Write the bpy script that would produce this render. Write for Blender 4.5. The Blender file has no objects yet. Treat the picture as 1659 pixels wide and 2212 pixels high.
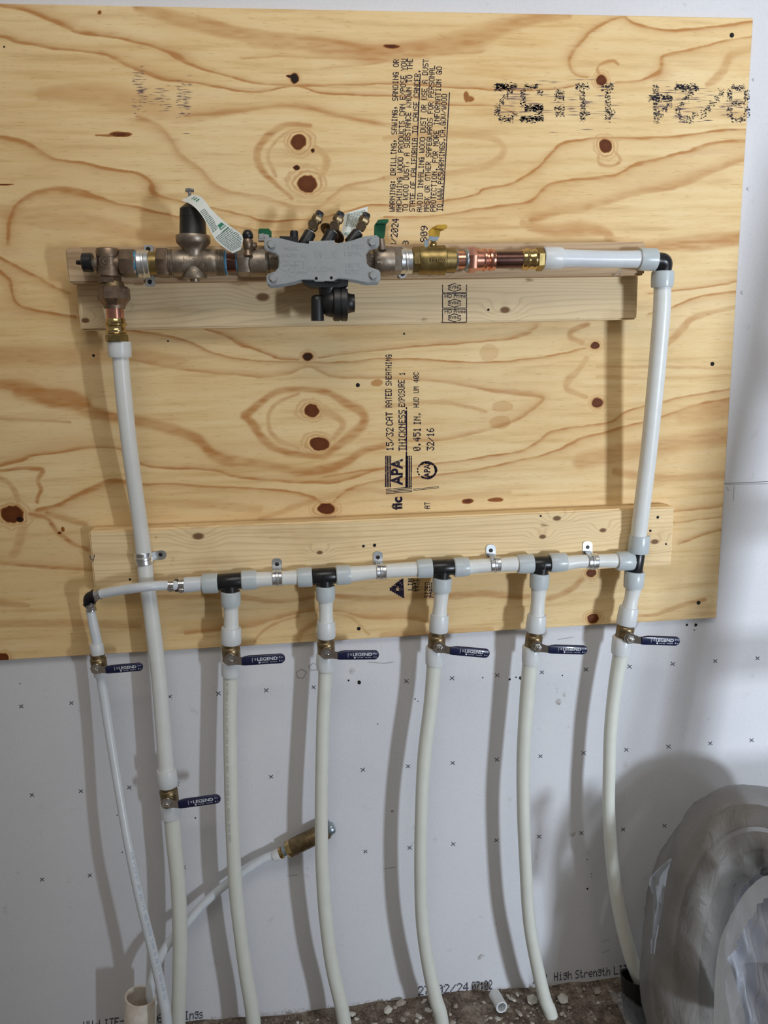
import bpy, bmesh, math, random
import numpy as np
from mathutils import Vector, Matrix
random.seed(7); rng = np.random.default_rng(7)
S = bpy.context.scene; COL = S.collection

# ------------------------------------------------------------------ camera
YAW, PIT, ROL = 0.10288, 0.19899, -0.02336
CAM = Vector((0.60211, -1.64495, 0.71395)); FPX = 1740.0
fwd = Vector((math.sin(YAW)*math.cos(PIT), math.cos(YAW)*math.cos(PIT), -math.sin(PIT)))
rgt0 = Vector((math.cos(YAW), -math.sin(YAW), 0)); up0 = rgt0.cross(fwd)
rgt = math.cos(ROL)*rgt0 + math.sin(ROL)*up0; upv = -math.sin(ROL)*rgt0 + math.cos(ROL)*up0
cd = bpy.data.cameras.new('camera'); cam = bpy.data.objects.new('camera', cd); COL.objects.link(cam)
M = Matrix((rgt, upv, -fwd)).transposed().to_4x4(); M.translation = CAM; cam.matrix_world = M
cd.sensor_fit = 'HORIZONTAL'; cd.sensor_width = 36; cd.lens = FPX/1659*36; cd.clip_start = .02
S.camera = cam
S.view_settings.view_transform = 'Standard'; S.view_settings.look = 'None'
S.view_settings.exposure = 0.0; S.view_settings.gamma = 1.0; S.view_settings.use_curve_mapping = False

# ------------------------------------------------------------------ light
W = bpy.data.worlds.new('world'); S.world = W; W.use_nodes = True
wn = W.node_tree; wn.nodes.clear()
wo = wn.nodes.new('ShaderNodeOutputWorld'); wb = wn.nodes.new('ShaderNodeBackground')
tc = wn.nodes.new('ShaderNodeTexCoord'); sp = wn.nodes.new('ShaderNodeSeparateXYZ')
wn.links.new(tc.outputs['Generated'], sp.inputs[0])
mx = wn.nodes.new('ShaderNodeMapRange'); mx.inputs[1].default_value = -1; mx.inputs[2].default_value = 1
wn.links.new(sp.outputs['Z'], mx.inputs[0])
cr = wn.nodes.new('ShaderNodeValToRGB'); wn.links.new(mx.outputs[0], cr.inputs[0])
cr.color_ramp.elements[0].color = (.20, .185, .17, 1); cr.color_ramp.elements[1].color = (.62, .60, .55, 1)
e = cr.color_ramp.elements.new(.5); e.color = (.34, .33, .31, 1)
wn.links.new(cr.outputs[0], wb.inputs[0]); wb.inputs[1].default_value = 0.42
wn.links.new(wb.outputs[0], wo.inputs[0])

def area(name, loc, target, sx, sy, power, col):
    l = bpy.data.lights.new(name, 'AREA'); l.shape = 'RECTANGLE'; l.size = sx; l.size_y = sy
    l.energy = power; l.color = col
    o = bpy.data.objects.new(name, l); COL.objects.link(o); o.location = loc
    o.rotation_euler = (Vector(target)-Vector(loc)).to_track_quat('-Z', 'Y').to_euler(); return o
area('daylight_from_doorway', (4.0, -5.6, -.08), (.9, 0, .1), .75, .75, 385, (.78, .88, 1.0))
area('overhead_fill', (.75, -1.75, 2.35), (.7, 0, .9), 1.6, .9, 20, (1.0, .95, .87))  # unseen warm fill light, added to brighten the upper plywood

# ------------------------------------------------------------------ projection helpers (pixel of the photograph + distance from the wall -> point)
def P(u, v, d):
    D = rgt*((u-829.5)/FPX) - upv*((v-1106)/FPX) + fwd
    return CAM + D*((-d-CAM.y)/D.y)
def mpp(p): return (Vector(p)-CAM).dot(fwd)/FPX

# ------------------------------------------------------------------ materials
MATS = {}
def nt(name):
    m = bpy.data.materials.new(name); m.use_nodes = True; MATS[name] = m
    t = m.node_tree; return m, t, t.nodes['Principled BSDF']
def N(t, k, **kw):
    n = t.nodes.new(k)
    for a, b in kw.items(): setattr(n, a, b)
    return n
def noise(t, scale, detail=4, vec=None, stretch=None, rough=.55):
    n = N(t, 'ShaderNodeTexNoise'); n.inputs['Scale'].default_value = scale; n.inputs['Detail'].default_value = detail
    n.inputs['Roughness'].default_value = rough
    c = N(t, 'ShaderNodeTexCoord'); mp = N(t, 'ShaderNodeMapping'); mp.inputs['Scale'].default_value = stretch or (1, 1, 1)
    t.links.new(c.outputs['Object'], mp.inputs[0]); t.links.new(mp.outputs[0], n.inputs['Vector']); return n
def ramp(t, src, stops):
    r = N(t, 'ShaderNodeValToRGB'); t.links.new(src, r.inputs[0]); el = r.color_ramp.elements
    el[0].position, el[0].color = stops[0][0], (*stops[0][1], 1); el[1].position, el[1].color = stops[-1][0], (*stops[-1][1], 1)
    for p, c in stops[1:-1]: x = el.new(p); x.color = (*c, 1)
    return r
def mixc(t, fac, a, b, mode='MIX'):
    m = N(t, 'ShaderNodeMix', data_type='RGBA', blend_type=mode)
    for s, v in ((m.inputs[0], fac), (m.inputs[6], a), (m.inputs[7], b)):
        if isinstance(v, (int, float)): s.default_value = v
        elif isinstance(v, tuple): s.default_value = (*v, 1)
        else: t.links.new(v, s)
    return m.outputs[2]
def bump(t, b, src, strength, dist=.001):
    n = N(t, 'ShaderNodeBump'); n.inputs['Strength'].default_value = strength; n.inputs['Distance'].default_value = dist
    t.links.new(src, n.inputs['Height']); t.links.new(n.outputs[0], b.inputs['Normal'])
def simple(name, col, rough=.5, metal=0., var=.15, scale=60, bmp=0., sss=0., coat=0., col2=None, alpha=1.):
    m, t, b = nt(name); n = noise(t, scale)
    c2 = col2 or tuple(c*(1-var) for c in col); r = ramp(t, n.outputs['Fac'], [(.35, c2), (.65, col)])
    t.links.new(r.outputs[0], b.inputs['Base Color']); b.inputs['Roughness'].default_value = rough
    b.inputs['Metallic'].default_value = metal
    if sss: b.inputs['Subsurface Weight'].default_value = sss; b.inputs['Subsurface Radius'].default_value = (.006, .006, .006)
    if coat: b.inputs['Coat Weight'].default_value = coat
    if bmp: bump(t, b, n.outputs['Fac'], bmp)
    if alpha < 1: b.inputs['Alpha'].default_value = alpha
    return m
simple('pex', (.78, .79, .77), .36, sss=.15, var=.05, scale=40)
simple('pex_dusty', (.72, .73, .66), .5, var=.05, scale=30)
simple('pex_haze', (.70, .74, .79), .3, var=.06, scale=40)
simple('collar', (.55, .60, .62), .3, sss=.15, var=.06, scale=40)
simple('collar_white', (.72, .74, .75), .34, sss=.15, var=.05, scale=40)
simple('black', (.012, .012, .014), .32, var=.3)
simple('black_satin', (.012, .012, .013), .42, var=.3)
simple('bronze', (.30, .215, .155), .42, .85, var=.35, scale=90, bmp=.25)
simple('bronze_dark', (.20, .14, .10), .45, .8, var=.35, scale=90, bmp=.25)
simple('bronze_grey', (.36, .30, .24), .42, .85, var=.3, scale=90, bmp=.25)
simple('brass', (.62, .45, .20), .16, 1., var=.15, scale=50)
simple('brass_dull', (.34, .25, .10), .38, .9, var=.3, scale=80, bmp=.15)
simple('brass_body', (.30, .22, .12), .4, .9, var=.35, scale=80, bmp=.2)
simple('copper', (.80, .38, .27), .22, 1., var=.3, scale=70)
simple('copper_dark', (.17, .085, .07), .25, .9, var=.4, scale=30)
simple('zinc', (.80, .82, .84), .33, 1., var=.2, scale=50)
simple('zinc_blue', (.42, .50, .56), .35, .9, var=.25, scale=50)
simple('chrome', (.70, .70, .70), .14, 1., var=.2, scale=120)
simple('navy', (.008, .012, .055), .33, var=.2, coat=.3)
simple('green', (.0, .10, .035), .38, var=.2)
simple('yellow', (.62, .36, .02), .4, var=.25)
simple('grey_paint', (.33, .345, .35), .42, var=.06, bmp=.08)
simple('teal', (.10, .30, .48), .5, var=.5, scale=300)
simple('print_white', (.75, .77, .82), .5)
simple('print_green', (.02, .24, .12), .6)
simple('paper', (.80, .83, .78), .6, var=.06)
simple('paper_ink', (.16, .22, .18), .8)
simple('pvc', (.78, .74, .66), .45, var=.2, scale=25, col2=(.60, .50, .42))
simple('stone', (.44, .38, .32), .9, var=.4, scale=40, bmp=.4)
simple('stone_pale', (.66, .62, .55), .9, var=.3, scale=40, bmp=.4)
simple('hole', (.006, .005, .005), .9)
simple('coil_tube', (.04, .065, .075), .5, var=.2)
simple('blue_print', (.30, .40, .58), .6)
simple('grey_print', (.42, .43, .43), .7)
def ink(name, col, lo, hi, scale, stretch, top=1.):
    m, t, b = nt(name); b.inputs['Base Color'].default_value = (*col, 1); b.inputs['Roughness'].default_value = .9; b.inputs['Specular IOR Level'].default_value = .1
    n = noise(t, scale, 3, stretch=stretch); r = ramp(t, n.outputs['Fac'], [(lo, (0, 0, 0)), (hi, (1, 1, 1))])
    mu = N(t, 'ShaderNodeMath', operation='MULTIPLY'); t.links.new(r.outputs[0], mu.inputs[0]); mu.inputs[1].default_value = top
    t.links.new(mu.outputs[0], b.inputs['Alpha']); return m
ink('ink', (.022, .016, .035), .30, .42, 420, (.35, 1, 1))
ink('ink_big', (.03, .03, .05), .40, .46, 420, (.35, 1, 1))
ink('ink_smear', (.20, .14, .19), .28, .55, 120, (.25, 1, 1), .55)
ink('ink_wall', (.10, .10, .13), .32, .44, 300, (1, 1, 1))
ink('smudge', (.33, .26, .20), .45, .8, 40, (1, 1, 1))

# plywood face: latewood and knots from the veneer's own attributes
m, t, b = nt('plywood')
at = N(t, 'ShaderNodeAttribute', attribute_name='late'); ak = N(t, 'ShaderNodeAttribute', attribute_name='knot')
fib = noise(t, 55, 6, stretch=(.11, 1, 1.6)); blot = noise(t, 3.2, 3, stretch=(.5, 1, 1.2)); micro = noise(t, 500, 2, stretch=(.08, 1, 1))
base = ramp(t, blot.outputs['Fac'], [(.3, (.72, .48, .21)), (.5, (.79, .575, .295)), (.72, (.84, .66, .385))])
c1 = mixc(t, .42, base.outputs[0], ramp(t, fib.outputs['Fac'], [(.28, (.50, .28, .10)), (.46, (.78, .55, .26)), (.6, (.88, .68, .38)), (.8, (.92, .76, .48))]).outputs[0])
ma = N(t, 'ShaderNodeMath', operation='MULTIPLY_ADD'); t.links.new(fib.outputs['Fac'], ma.inputs[0]); ma.inputs[1].default_value = 1.0
t.links.new(at.outputs['Fac'], ma.inputs[2])
sb = N(t, 'ShaderNodeMath', operation='SUBTRACT', use_clamp=True); t.links.new(ma.outputs[0], sb.inputs[0]); sb.inputs[1].default_value = .50
gate = N(t, 'ShaderNodeMath', operation='MULTIPLY'); t.links.new(sb.outputs[0], gate.inputs[0])
gg = N(t, 'ShaderNodeMath', operation='MULTIPLY', use_clamp=True); t.links.new(at.outputs['Fac'], gg.inputs[0]); gg.inputs[1].default_value = 6
t.links.new(gg.outputs[0], gate.inputs[1])
c2 = mixc(t, gate.outputs[0], c1, (.50, .235, .075))
spk = ramp(t, micro.outputs['Fac'], [(.28, (.62, .52, .42)), (.40, (1, 1, 1))])
c3 = mixc(t, .55, c2, spk.outputs[0], 'MULTIPLY')
kr = ramp(t, ak.outputs['Fac'], [(0, (1, 1, 1)), (.28, (.70, .50, .34)), (.5, (.33, .15, .07)), (.62, (.14, .05, .022)), (.85, (.20, .075, .03)), (1, (.02, .01, .01))])
c4 = mixc(t, 1., c3, kr.outputs[0], 'MULTIPLY')
t.links.new(c4, b.inputs['Base Color']); b.inputs['Roughness'].default_value = .6; b.inputs['Specular IOR Level'].default_value = .2; bump(t, b, fib.outputs['Fac'], .25, .0006)

def lumber(name, pale, dark, knots, seed):
    m, t, b = nt(name)
    c = N(t, 'ShaderNodeTexCoord'); mp = N(t, 'ShaderNodeMapping'); mp.inputs['Scale'].default_value = (.10, 1, 1); mp.inputs['Location'].default_value = (seed, seed*.37, seed*.11)
    t.links.new(c.outputs['Object'], mp.inputs[0])
    low = N(t, 'ShaderNodeTexNoise'); low.inputs['Scale'].default_value = 9; low.inputs['Detail'].default_value = 3; t.links.new(mp.outputs[0], low.inputs['Vector'])
    # distortion of the rings around the knots
    sepc = N(t, 'ShaderNodeSeparateXYZ'); t.links.new(c.outputs['Object'], sepc.inputs[0])
    acc = None; kacc = None
    for kx, kz, r in knots:
        vm = N(t, 'ShaderNodeVectorMath', operation='DISTANCE'); mm = N(t, 'ShaderNodeMapping'); mm.inputs['Scale'].default_value = (.6, 0, 1)
        t.links.new(c.outputs['Object'], mm.inputs[0]); t.links.new(mm.outputs[0], vm.inputs[0]); vm.inputs[1].default_value = (kx*.6, 0, kz)
        a1 = N(t, 'ShaderNodeMapRange', interpolation_type='SMOOTHSTEP'); a1.inputs[1].default_value = 0; a1.inputs[2].default_value = r*4.5; a1.inputs[3].default_value = 1; a1.inputs[4].default_value = 0
        t.links.new(vm.outputs['Value'], a1.inputs[0])
        k1 = N(t, 'ShaderNodeMapRange', interpolation_type='SMOOTHSTEP'); k1.inputs[1].default_value = r*.5; k1.inputs[2].default_value = r; k1.inputs[3].default_value = 1; k1.inputs[4].default_value = 0
        t.links.new(vm.outputs['Value'], k1.inputs[0])
        for lst in (0, 1):
            src = (a1, k1)[lst]; cur = (acc, kacc)[lst]
            if cur is None: res = src.outputs[0]
            else:
                mxn = N(t, 'ShaderNodeMath', operation='MAXIMUM'); t.links.new(cur, mxn.inputs[0]); t.links.new(src.outputs[0], mxn.inputs[1]); res = mxn.outputs[0]
            if lst == 0: acc = res
            else: kacc = res
    f = N(t, 'ShaderNodeMath', operation='MULTIPLY_ADD'); t.links.new(low.outputs['Fac'], f.inputs[0]); f.inputs[1].default_value = 11
    g = N(t, 'ShaderNodeMath', operation='MULTIPLY'); t.links.new(sepc.outputs['Z'], g.inputs[0]); g.inputs[1].default_value = 95
    t.links.new(g.outputs[0], f.inputs[2])
    h = N(t, 'ShaderNodeMath', operation='ADD'); t.links.new(f.outputs[0], h.inputs[0])
    if acc is not None:
        am = N(t, 'ShaderNodeMath', operation='MULTIPLY'); t.links.new(acc, am.inputs[0]); am.inputs[1].default_value = 2.5; t.links.new(am.outputs[0], h.inputs[1])
    else: h.inputs[1].default_value = 0
    fr = N(t, 'ShaderNodeMath', operation='FRACT'); t.links.new(h.outputs[0], fr.inputs[0])
    ring = ramp(t, fr.outputs[0], [(0, pale), (.55, pale), (.9, dark), (1, pale)])
    fib = noise(t, 90, 5, stretch=(.05, 1, 1)); blot = noise(t, 7, 4, stretch=(.6, 1, 1)); spot = noise(t, 38, 3, stretch=(.45, 1, 1))
    c1 = mixc(t, .42, pale, ring.outputs[0])
    c2 = mixc(t, .5, c1, ramp(t, fib.outputs['Fac'], [(.25, (.70, .62, .54)), (.5, (1, 1, 1))]).outputs[0], 'MULTIPLY')
    c3 = mixc(t, .55, c2, ramp(t, blot.outputs['Fac'], [(.32, (.68, .60, .52)), (.46, (1, 1, 1))]).outputs[0], 'MULTIPLY')
    c4 = mixc(t, .7, c3, ramp(t, spot.outputs['Fac'], [(.24, (.32, .25, .2)), (.32, (1, 1, 1))]).outputs[0], 'MULTIPLY')
    if kacc is not None: c4 = mixc(t, kacc, c4, (.20, .105, .05))
    t.links.new(c4, b.inputs['Base Color']); b.inputs['Roughness'].default_value = .65; b.inputs['Specular IOR Level'].default_value = .2; bump(t, b, fib.outputs['Fac'], .3, .0006)
lumber('lumber_low', (.86, .66, .38), (.56, .36, .18), [(-.39, .045, .009), (.315, .012, .006), (.345, .05, .007), (.56, -.01, .007), (.445, .02, .006), (-.15, .0, .005)], 2.1)
lumber('lumber_mid', (.80, .63, .39), (.52, .37, .23), [(-.20, .012, .010), (-.53, -.025, .006), (.27, -.02, .008)], 5.3)
lumber('lumber_front', (.56, .40, .25), (.36, .23, .13), [(.12, -.02, .009)], 8.9)

m, t, b = nt('drywall')
n1 = noise(t, 260, 3); n2 = noise(t, 2.2, 3); n3 = noise(t, 30, 4)
c = ramp(t, n2.outputs['Fac'], [(.3, (.65, .65, .68)), (.7, (.71, .71, .735))])
c = mixc(t, .35, c.outputs[0], ramp(t, n1.outputs['Fac'], [(.3, (.86, .86, .87)), (.6, (1, 1, 1))]).outputs[0], 'MULTIPLY')
c = mixc(t, .5, c, ramp(t, n3.outputs['Fac'], [(.24, (.7, .68, .66)), (.34, (1, 1, 1))]).outputs[0], 'MULTIPLY')
t.links.new(c, b.inputs['Base Color']); b.inputs['Roughness'].default_value = .85
m, t, b = nt('rubble')
n1 = noise(t, 35, 8); n2 = noise(t, 140, 4)
c = ramp(t, n1.outputs['Fac'], [(.3, (.07, .05, .04)), (.5, (.17, .13, .10)), (.7, (.30, .26, .21))])
c = mixc(t, .5, c.outputs[0], ramp(t, n2.outputs['Fac'], [(.3, (.4, .38, .36)), (.6, (1.2, 1.2, 1.2))]).outputs[0], 'MULTIPLY')
t.links.new(c, b.inputs['Base Color']); b.inputs['Roughness'].default_value = .95; bump(t, b, n1.outputs['Fac'], .6, .01)
def film(name, col, alpha, rough):
    m, t, b = nt(name); n = noise(t, 10, 5, stretch=(1.6, 1.6, .5)); n2 = noise(t, 13, 3, stretch=(1.6, 1.6, .7)); n2.inputs['Distortion'].default_value = 2.2
    r = ramp(t, n.outputs['Fac'], [(.3, tuple(c*.82 for c in col)), (.7, col)])
    t.links.new(r.outputs[0], b.inputs['Base Color']); b.inputs['Roughness'].default_value = rough; b.inputs['Alpha'].default_value = alpha
    bump(t, b, n2.outputs['Fac'], .32, .012)
simple('coil_inner', (.22, .21, .195), .6, var=.1)
film('film_grey', (.285, .265, .245), .60, .52); film('film_lit', (.62, .66, .76), .93, .35); film('film_clear', (.45, .47, .50), .26, .45)  # second film: same wrap on its lit inner side, light put into the colour

# ------------------------------------------------------------------ mesh builder
def frame(D):
    D = Vector(D).normalized(); a = Vector((0, -1, 0)) if abs(D.y) < .9 else Vector((0, 0, 1))
    X = a.cross(D).normalized(); return X, D.cross(X).normalized(), D
class B:
    def __init__(s): s.v = []; s.f = []
    def add(s, vs, fs):
        o = len(s.v); s.v += [tuple(x) for x in vs]; s.f += [tuple(i+o for i in f) for f in fs]
    def rings(s, rs, closed=False, caps=True):
        n = len(rs[0]); vs = [p for r in rs for p in r]; fs = []
        R = len(rs)
        for i in range(R if closed else R-1):
            for j in range(n):
                a, b2 = i*n, ((i+1) % R)*n; k = (j+1) % n
                fs.append((a+j, a+k, b2+k, b2+j))
        if caps and not closed: fs += [tuple(range(n-1, -1, -1)), tuple((R-1)*n+j for j in range(n))]
        s.add(vs, fs)
    def lathe(s, O, D, prof, n=32, ang=0, caps=True, sweep=None):
        X, Y, D = frame(D); O = Vector(O)
        s.rings([[O+D*a+(X*math.cos(2*math.pi*j/n+ang)+Y*math.sin(2*math.pi*j/n+ang))*max(r, 1e-5) for j in range(n)] for a, r in prof], caps=caps)
    def hexp(s, O, D, a, b2, r, ang=.2618, ch=.08, n=6):
        d = (b2-a)*ch*1.5; s.lathe(O, D, [(a, r*.93), (a+d, r), (b2-d, r), (b2, r*.93)], n, ang)
    def tube(s, pts, rad, n=20, caps=True, closed=False):
        pts = [Vector(p) for p in pts]; m_ = len(pts); X = None; rs = []
        for i, p in enumerate(pts):
            if closed: T = pts[(i+1) % m_]-pts[i-1]
            else: T = pts[min(i+1, m_-1)]-pts[max(i-1, 0)]
            T.normalize()
            if X is None: X = frame(T)[0]
            X = (X-T*X.dot(T)).normalized(); Y = T.cross(X); r = rad[i] if isinstance(rad, (list, tuple)) else rad
            rs.append([p+(X*math.cos(2*math.pi*j/n)+Y*math.sin(2*math.pi*j/n))*r for j in range(n)])
        s.rings(rs, closed, caps)
    def box(s, c, ex, ey, ez):
        c = Vector(c); ex, ey, ez = Vector(ex), Vector(ey), Vector(ez)
        s.add([c+i*ex+j*ey+k*ez for i in (-1, 1) for j in (-1, 1) for k in (-1, 1)],
              [(0, 1, 3, 2), (4, 6, 7, 5), (0, 4, 5, 1), (2, 3, 7, 6), (0, 2, 6, 4), (1, 5, 7, 3)])
    def abox(s, x0, x1, y0, y1, z0, z1): s.box(((x0+x1)/2, (y0+y1)/2, (z0+z1)/2), ((x1-x0)/2, 0, 0), (0, (y1-y0)/2, 0), (0, 0, (z1-z0)/2))
    def prism(s, front, back):
        n = len(front); s.add(list(front)+list(back), [tuple(range(n)), tuple(range(2*n-1, n-1, -1))]+[(j, j+n, (j+1) % n+n, (j+1) % n) for j in range(n)])
    def ext(s, px, d, th, inset=0):      # outline read on the surface at distance d, real thickness th towards the wall
        f = [P(u, v, d) for u, v in px]
        if inset:
            c = sum(f, Vector())/len(f); g = [p+(c-p).normalized()*inset+Vector((0, 0, 0)) for p in f]
            k = [p+Vector((0, inset, 0)) for p in f]; bk = [p+Vector((0, th, 0)) for p in f]; n = len(f)
            s.add(g+k+bk, [tuple(range(n))]+[(j, j+n, (j+1) % n+n, (j+1) % n) for j in range(n)]+[(j+n, j+2*n, (j+1) % n+2*n, (j+1) % n+n) for j in range(n)]+[tuple(range(3*n-1, 2*n-1, -1))])
        else: s.prism(f, [p+Vector((0, th, 0)) for p in f])
ORG = {}
def mk(name, b, mat, parent=None, label=None, cat=None, group=None, kind=None, smooth=35, bev=0, origin=None):
    V = [Vector(v) for v in b.v]
    if parent is not None: org = ORG[parent.name]
    elif origin is not None: org = Vector(origin)
    else:
        xs, ys, zs = zip(*b.v); org = Vector(((min(xs)+max(xs))/2, (min(ys)+max(ys))/2, min(zs)))
    me = bpy.data.meshes.new(name); me.from_pydata([v-org for v in V], [], b.f); me.validate()
    if bev or True:
        bm = bmesh.new(); bm.from_mesh(me)
        if bev: bmesh.ops.bevel(bm, geom=[e for e in bm.edges if e.is_manifold and e.calc_face_angle(0) > .9], offset=bev, segments=2, affect='EDGES', clamp_overlap=True)
        bmesh.ops.recalc_face_normals(bm, faces=bm.faces); bm.to_mesh(me); bm.free()
    if smooth:
        me.polygons.foreach_set('use_smooth', [True]*len(me.polygons)); me.set_sharp_from_angle(angle=math.radians(smooth))
    me.materials.append(MATS[mat]); o = bpy.data.objects.new(name, me); COL.objects.link(o); ORG[o.name] = org
    if parent is not None: o.parent = parent
    else: o.location = org
    tag(o, label, cat, group, kind); return o
def tag(o, label=None, cat=None, group=None, kind=None):
    for k, v in (('label', label), ('category', cat), ('group', group), ('kind', kind)):
        if v: o[k] = v
def empty(name, loc, label, cat, group=None):
    o = bpy.data.objects.new(name, None); COL.objects.link(o); o.location = loc; o.empty_display_size = .02; ORG[o.name] = Vector(loc)
    tag(o, label, cat, group); return o
class Ax:      # a straight axis through two pixels at given distances from the wall; parameter = pixel coordinate along it
    def __init__(s, a, b2, d, d2=None, key=None):
        s.a, s.b, s.d, s.d2 = a, b2, d, d if d2 is None else d2
        s.k = key if key is not None else (0 if abs(b2[0]-a[0]) > abs(b2[1]-a[1]) else 1)
        s.p0 = s.at(a[s.k]); s.D = (s.at(b2[s.k])-s.p0).normalized()
    def at(s, t):
        w = (t-s.a[s.k])/(s.b[s.k]-s.a[s.k]); return P(s.a[0]+(s.b[0]-s.a[0])*w, s.a[1]+(s.b[1]-s.a[1])*w, s.d+(s.d2-s.d)*w)
    def prof(s, pr):
        o = []
        for t_, h in pr:
            p = s.at(t_); o.append(((p-s.p0).dot(s.D), h*mpp(p)))
        return o
    def lathe(s, b, pr, n=36, ang=0): b.lathe(s.p0, s.D, s.prof(pr), n, ang)
    def hex(s, b, t0, t1, h, n=6, ang=.2618):
        (a, r), (c, r2) = s.prof([(t0, h), (t1, h)]); b.hexp(s.p0, s.D, a, c, r*1.04, ang, n=n)
    def thread(s, b, t0, t1, h, k=5):
        pr = []
        for i in range(k):
            x = t0+(t1-t0)*i/k; w = (t1-t0)/k; pr += [(x, h-1.6), (x+w*.3, h), (x+w*.6, h), (x+w*.95, h-1.6)]
        s.lathe(b, pr)
def crv(pts, per=8):      # Catmull-Rom through tuples
    A = [np.array(p, float) for p in pts]; A = [2*A[0]-A[1]]+A+[2*A[-1]-A[-2]]; out = []
    for i in range(1, len(A)-2):
        for k in range(per):
            t_ = k/per; a, b2, c, d = A[i-1:i+3]
            out.append(.5*((2*b2)+(c-a)*t_+(2*a-5*b2+4*c-d)*t_**2+(3*b2-a-3*c+d)*t_**3))
    out.append(A[-2]); return out
def pipe_mesh(b, pts, n=24):      # pts: (u, v, half width, distance)
    q = crv(pts); W_ = [P(*p[[0, 1, 3]]) for p in q]; b.tube(W_, [p[2]*mpp(w) for p, w in zip(q, W_)], n)

# ------------------------------------------------------------------ lettering
GL = {'A': '0E11111F111111', 'B': '1E11111E11111E', 'C': '0E11101010110E', 'D': '1E11111111111E', 'E': '1F10101E10101F', 'F': '1F10101E101010', 'G': '0E11101713110F',
 'H': '1111111F111111', 'I': '0E04040404040E', 'J': '0702020202120C', 'K': '11121418141211', 'L': '1010101010101F', 'M': '111B1515111111', 'N': '11191513111111', 'O': '0E11111111110E',
 'P': '1E11111E101010', 'Q': '0E11111115120D', 'R': '1E11111E141211', 'S': '0F10100E01011E', 'T': '1F040404040404', 'U': '1111111111110E', 'V': '11111111110A04', 'W': '1111111515150A',
 'X': '11110A040A1111', 'Y': '11110A04040404', 'Z': '1F01020408101F', '0': '0E11131519110E', '1': '040C040404040E', '2': '0E11010204081F', '3': '1F02040201110E', '4': '02060A121F0202',
 '5': '1F101E0101110E', '6': '0608101E11110E', '7': '1F010204080808', '8': '0E11110E11110E', '9': '0E11110F01020C', '.': '00000000000C0C', ',': '0000000C0C0408', ':': '000C0C000C0C00',
 '/': '00010204081000', '-': '0000001F000000', '"': '0A0A0A00000000', 'h': '10101619111111', 'i': '04000C0404040E', 'g': '000F110F01110E', 'n': '00001619111111', 't': '08081C08080906',
 'r': '00001619101010', 'e': '00000E111F100E', 's': '00000E100E011E', 'f': '0609081C080808', 'c': '00000E1010110E', "'": '04040000000000'}
def dots(b, text, o, ex, ey, jit=.0, hole=1., big=0):
    """o = baseline start, ex = one cell along the line, ey = one cell up; 6 cells a letter, rows run along the line"""
    for i, ch in enumerate(text):
        g = GL.get(ch) or GL.get(ch.upper())
        if not g: continue
        for r in range(7):
            row = int(g[2*r:2*r+2], 16); c = 0
            while c < 5:
                if row >> (4-c) & 1:
                    e2 = c
                    while e2+1 < 5 and row >> (4-e2-1) & 1: e2 += 1
                    if big:
                        for q in range(int(big*(e2-c+1)*(1.5 if e2-c > 2 else 1))):
                            cc = Vector(o)+ex*(i*6+random.uniform(c-.15, e2+1.15))+ey*(6-r+min(1.3, max(-.3, random.gauss(.5, .32))))
                            w, h = random.uniform(.14, .5)*(1.6 if e2-c > 2 else 1), random.uniform(.045, .10); a, d = ex*w*.5, ey*h
                            b.add([cc-a-d*.2, cc-a*.3-d, cc+a*.7-d*.6, cc+a+d*.3, cc+a*.2+d, cc-a*.6+d*.8], [(0, 1, 2, 3, 4, 5)])
                    else:
                        j1, j2 = random.uniform(-jit, jit), random.uniform(-jit, jit)
                        p = Vector(o)+ex*(i*6+c-.1+j1)+ey*(6-r-.08+j2); a = ex*(e2-c+1.2); d = ey*1.14*hole
                        b.add([p, p+a, p+a+d, p+d], [(0, 1, 2, 3)])
                    c = e2+1
                else: c += 1
def stamp(b, text, a, z, h, d, jit=.06, big=0):
    """a, z: pixels of the baseline's start and end; h: pixel vector from baseline to cap height; d: distance from wall"""
    A, Z, H = P(*a, d), P(*z, d), P(a[0]+h[0], a[1]+h[1], d)
    n = len(text)*6-1; dots(b, text, A, (Z-A)/n, (H-A)/7, jit, big=big)
def rect(b, px, d): b.add([P(u, v, d) for u, v in px], [tuple(range(len(px)))])
def stroke(b, px, w, d, closed=False):
    q = [P(u, v, d) for u, v in px]
    if closed: q.append(q[0])
    for p, r in zip(q, q[1:]):
        T = (r-p).normalized(); n_ = Vector((-T.z, 0, T.x))*w*mpp(p)*.5; b.add([p-n_-T*w*.0002, r-n_+T*w*.0002, r+n_+T*w*.0002, p+n_-T*w*.0002], [(0, 1, 2, 3)])
def text_mesh(txt, size, ext=.0, bold=0., align='LEFT', xs=1.):
    c = bpy.data.curves.new('t', 'FONT'); c.body = txt; c.size = size; c.extrude = ext; c.offset = bold; c.align_x = align; c.resolution_u = 3
    o = bpy.data.objects.new('t', c); COL.objects.link(o); bpy.context.view_layer.update()
    me = bpy.data.meshes.new_from_object(o.evaluated_get(bpy.context.evaluated_depsgraph_get()))
    v = [Vector((p.co.x*xs, p.co.y, p.co.z)) for p in me.vertices]; f = [tuple(p.vertices) for p in me.polygons]
    bpy.data.objects.remove(o); bpy.data.curves.remove(c); bpy.data.meshes.remove(me); return v, f
def put_text(b, txt, O, X, Z, size, ext=.0, bold=0., align='LEFT', xs=1.):
    v, f = text_mesh(txt, size, ext, bold, align, xs); X = Vector(X).normalized(); Z = Vector(Z); Z = (Z-X*Z.dot(X)).normalized(); Y = X.cross(Z)
    b.add([Vector(O)+X*p.x+Z*p.y+Y*p.z for p in v], f)

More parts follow.
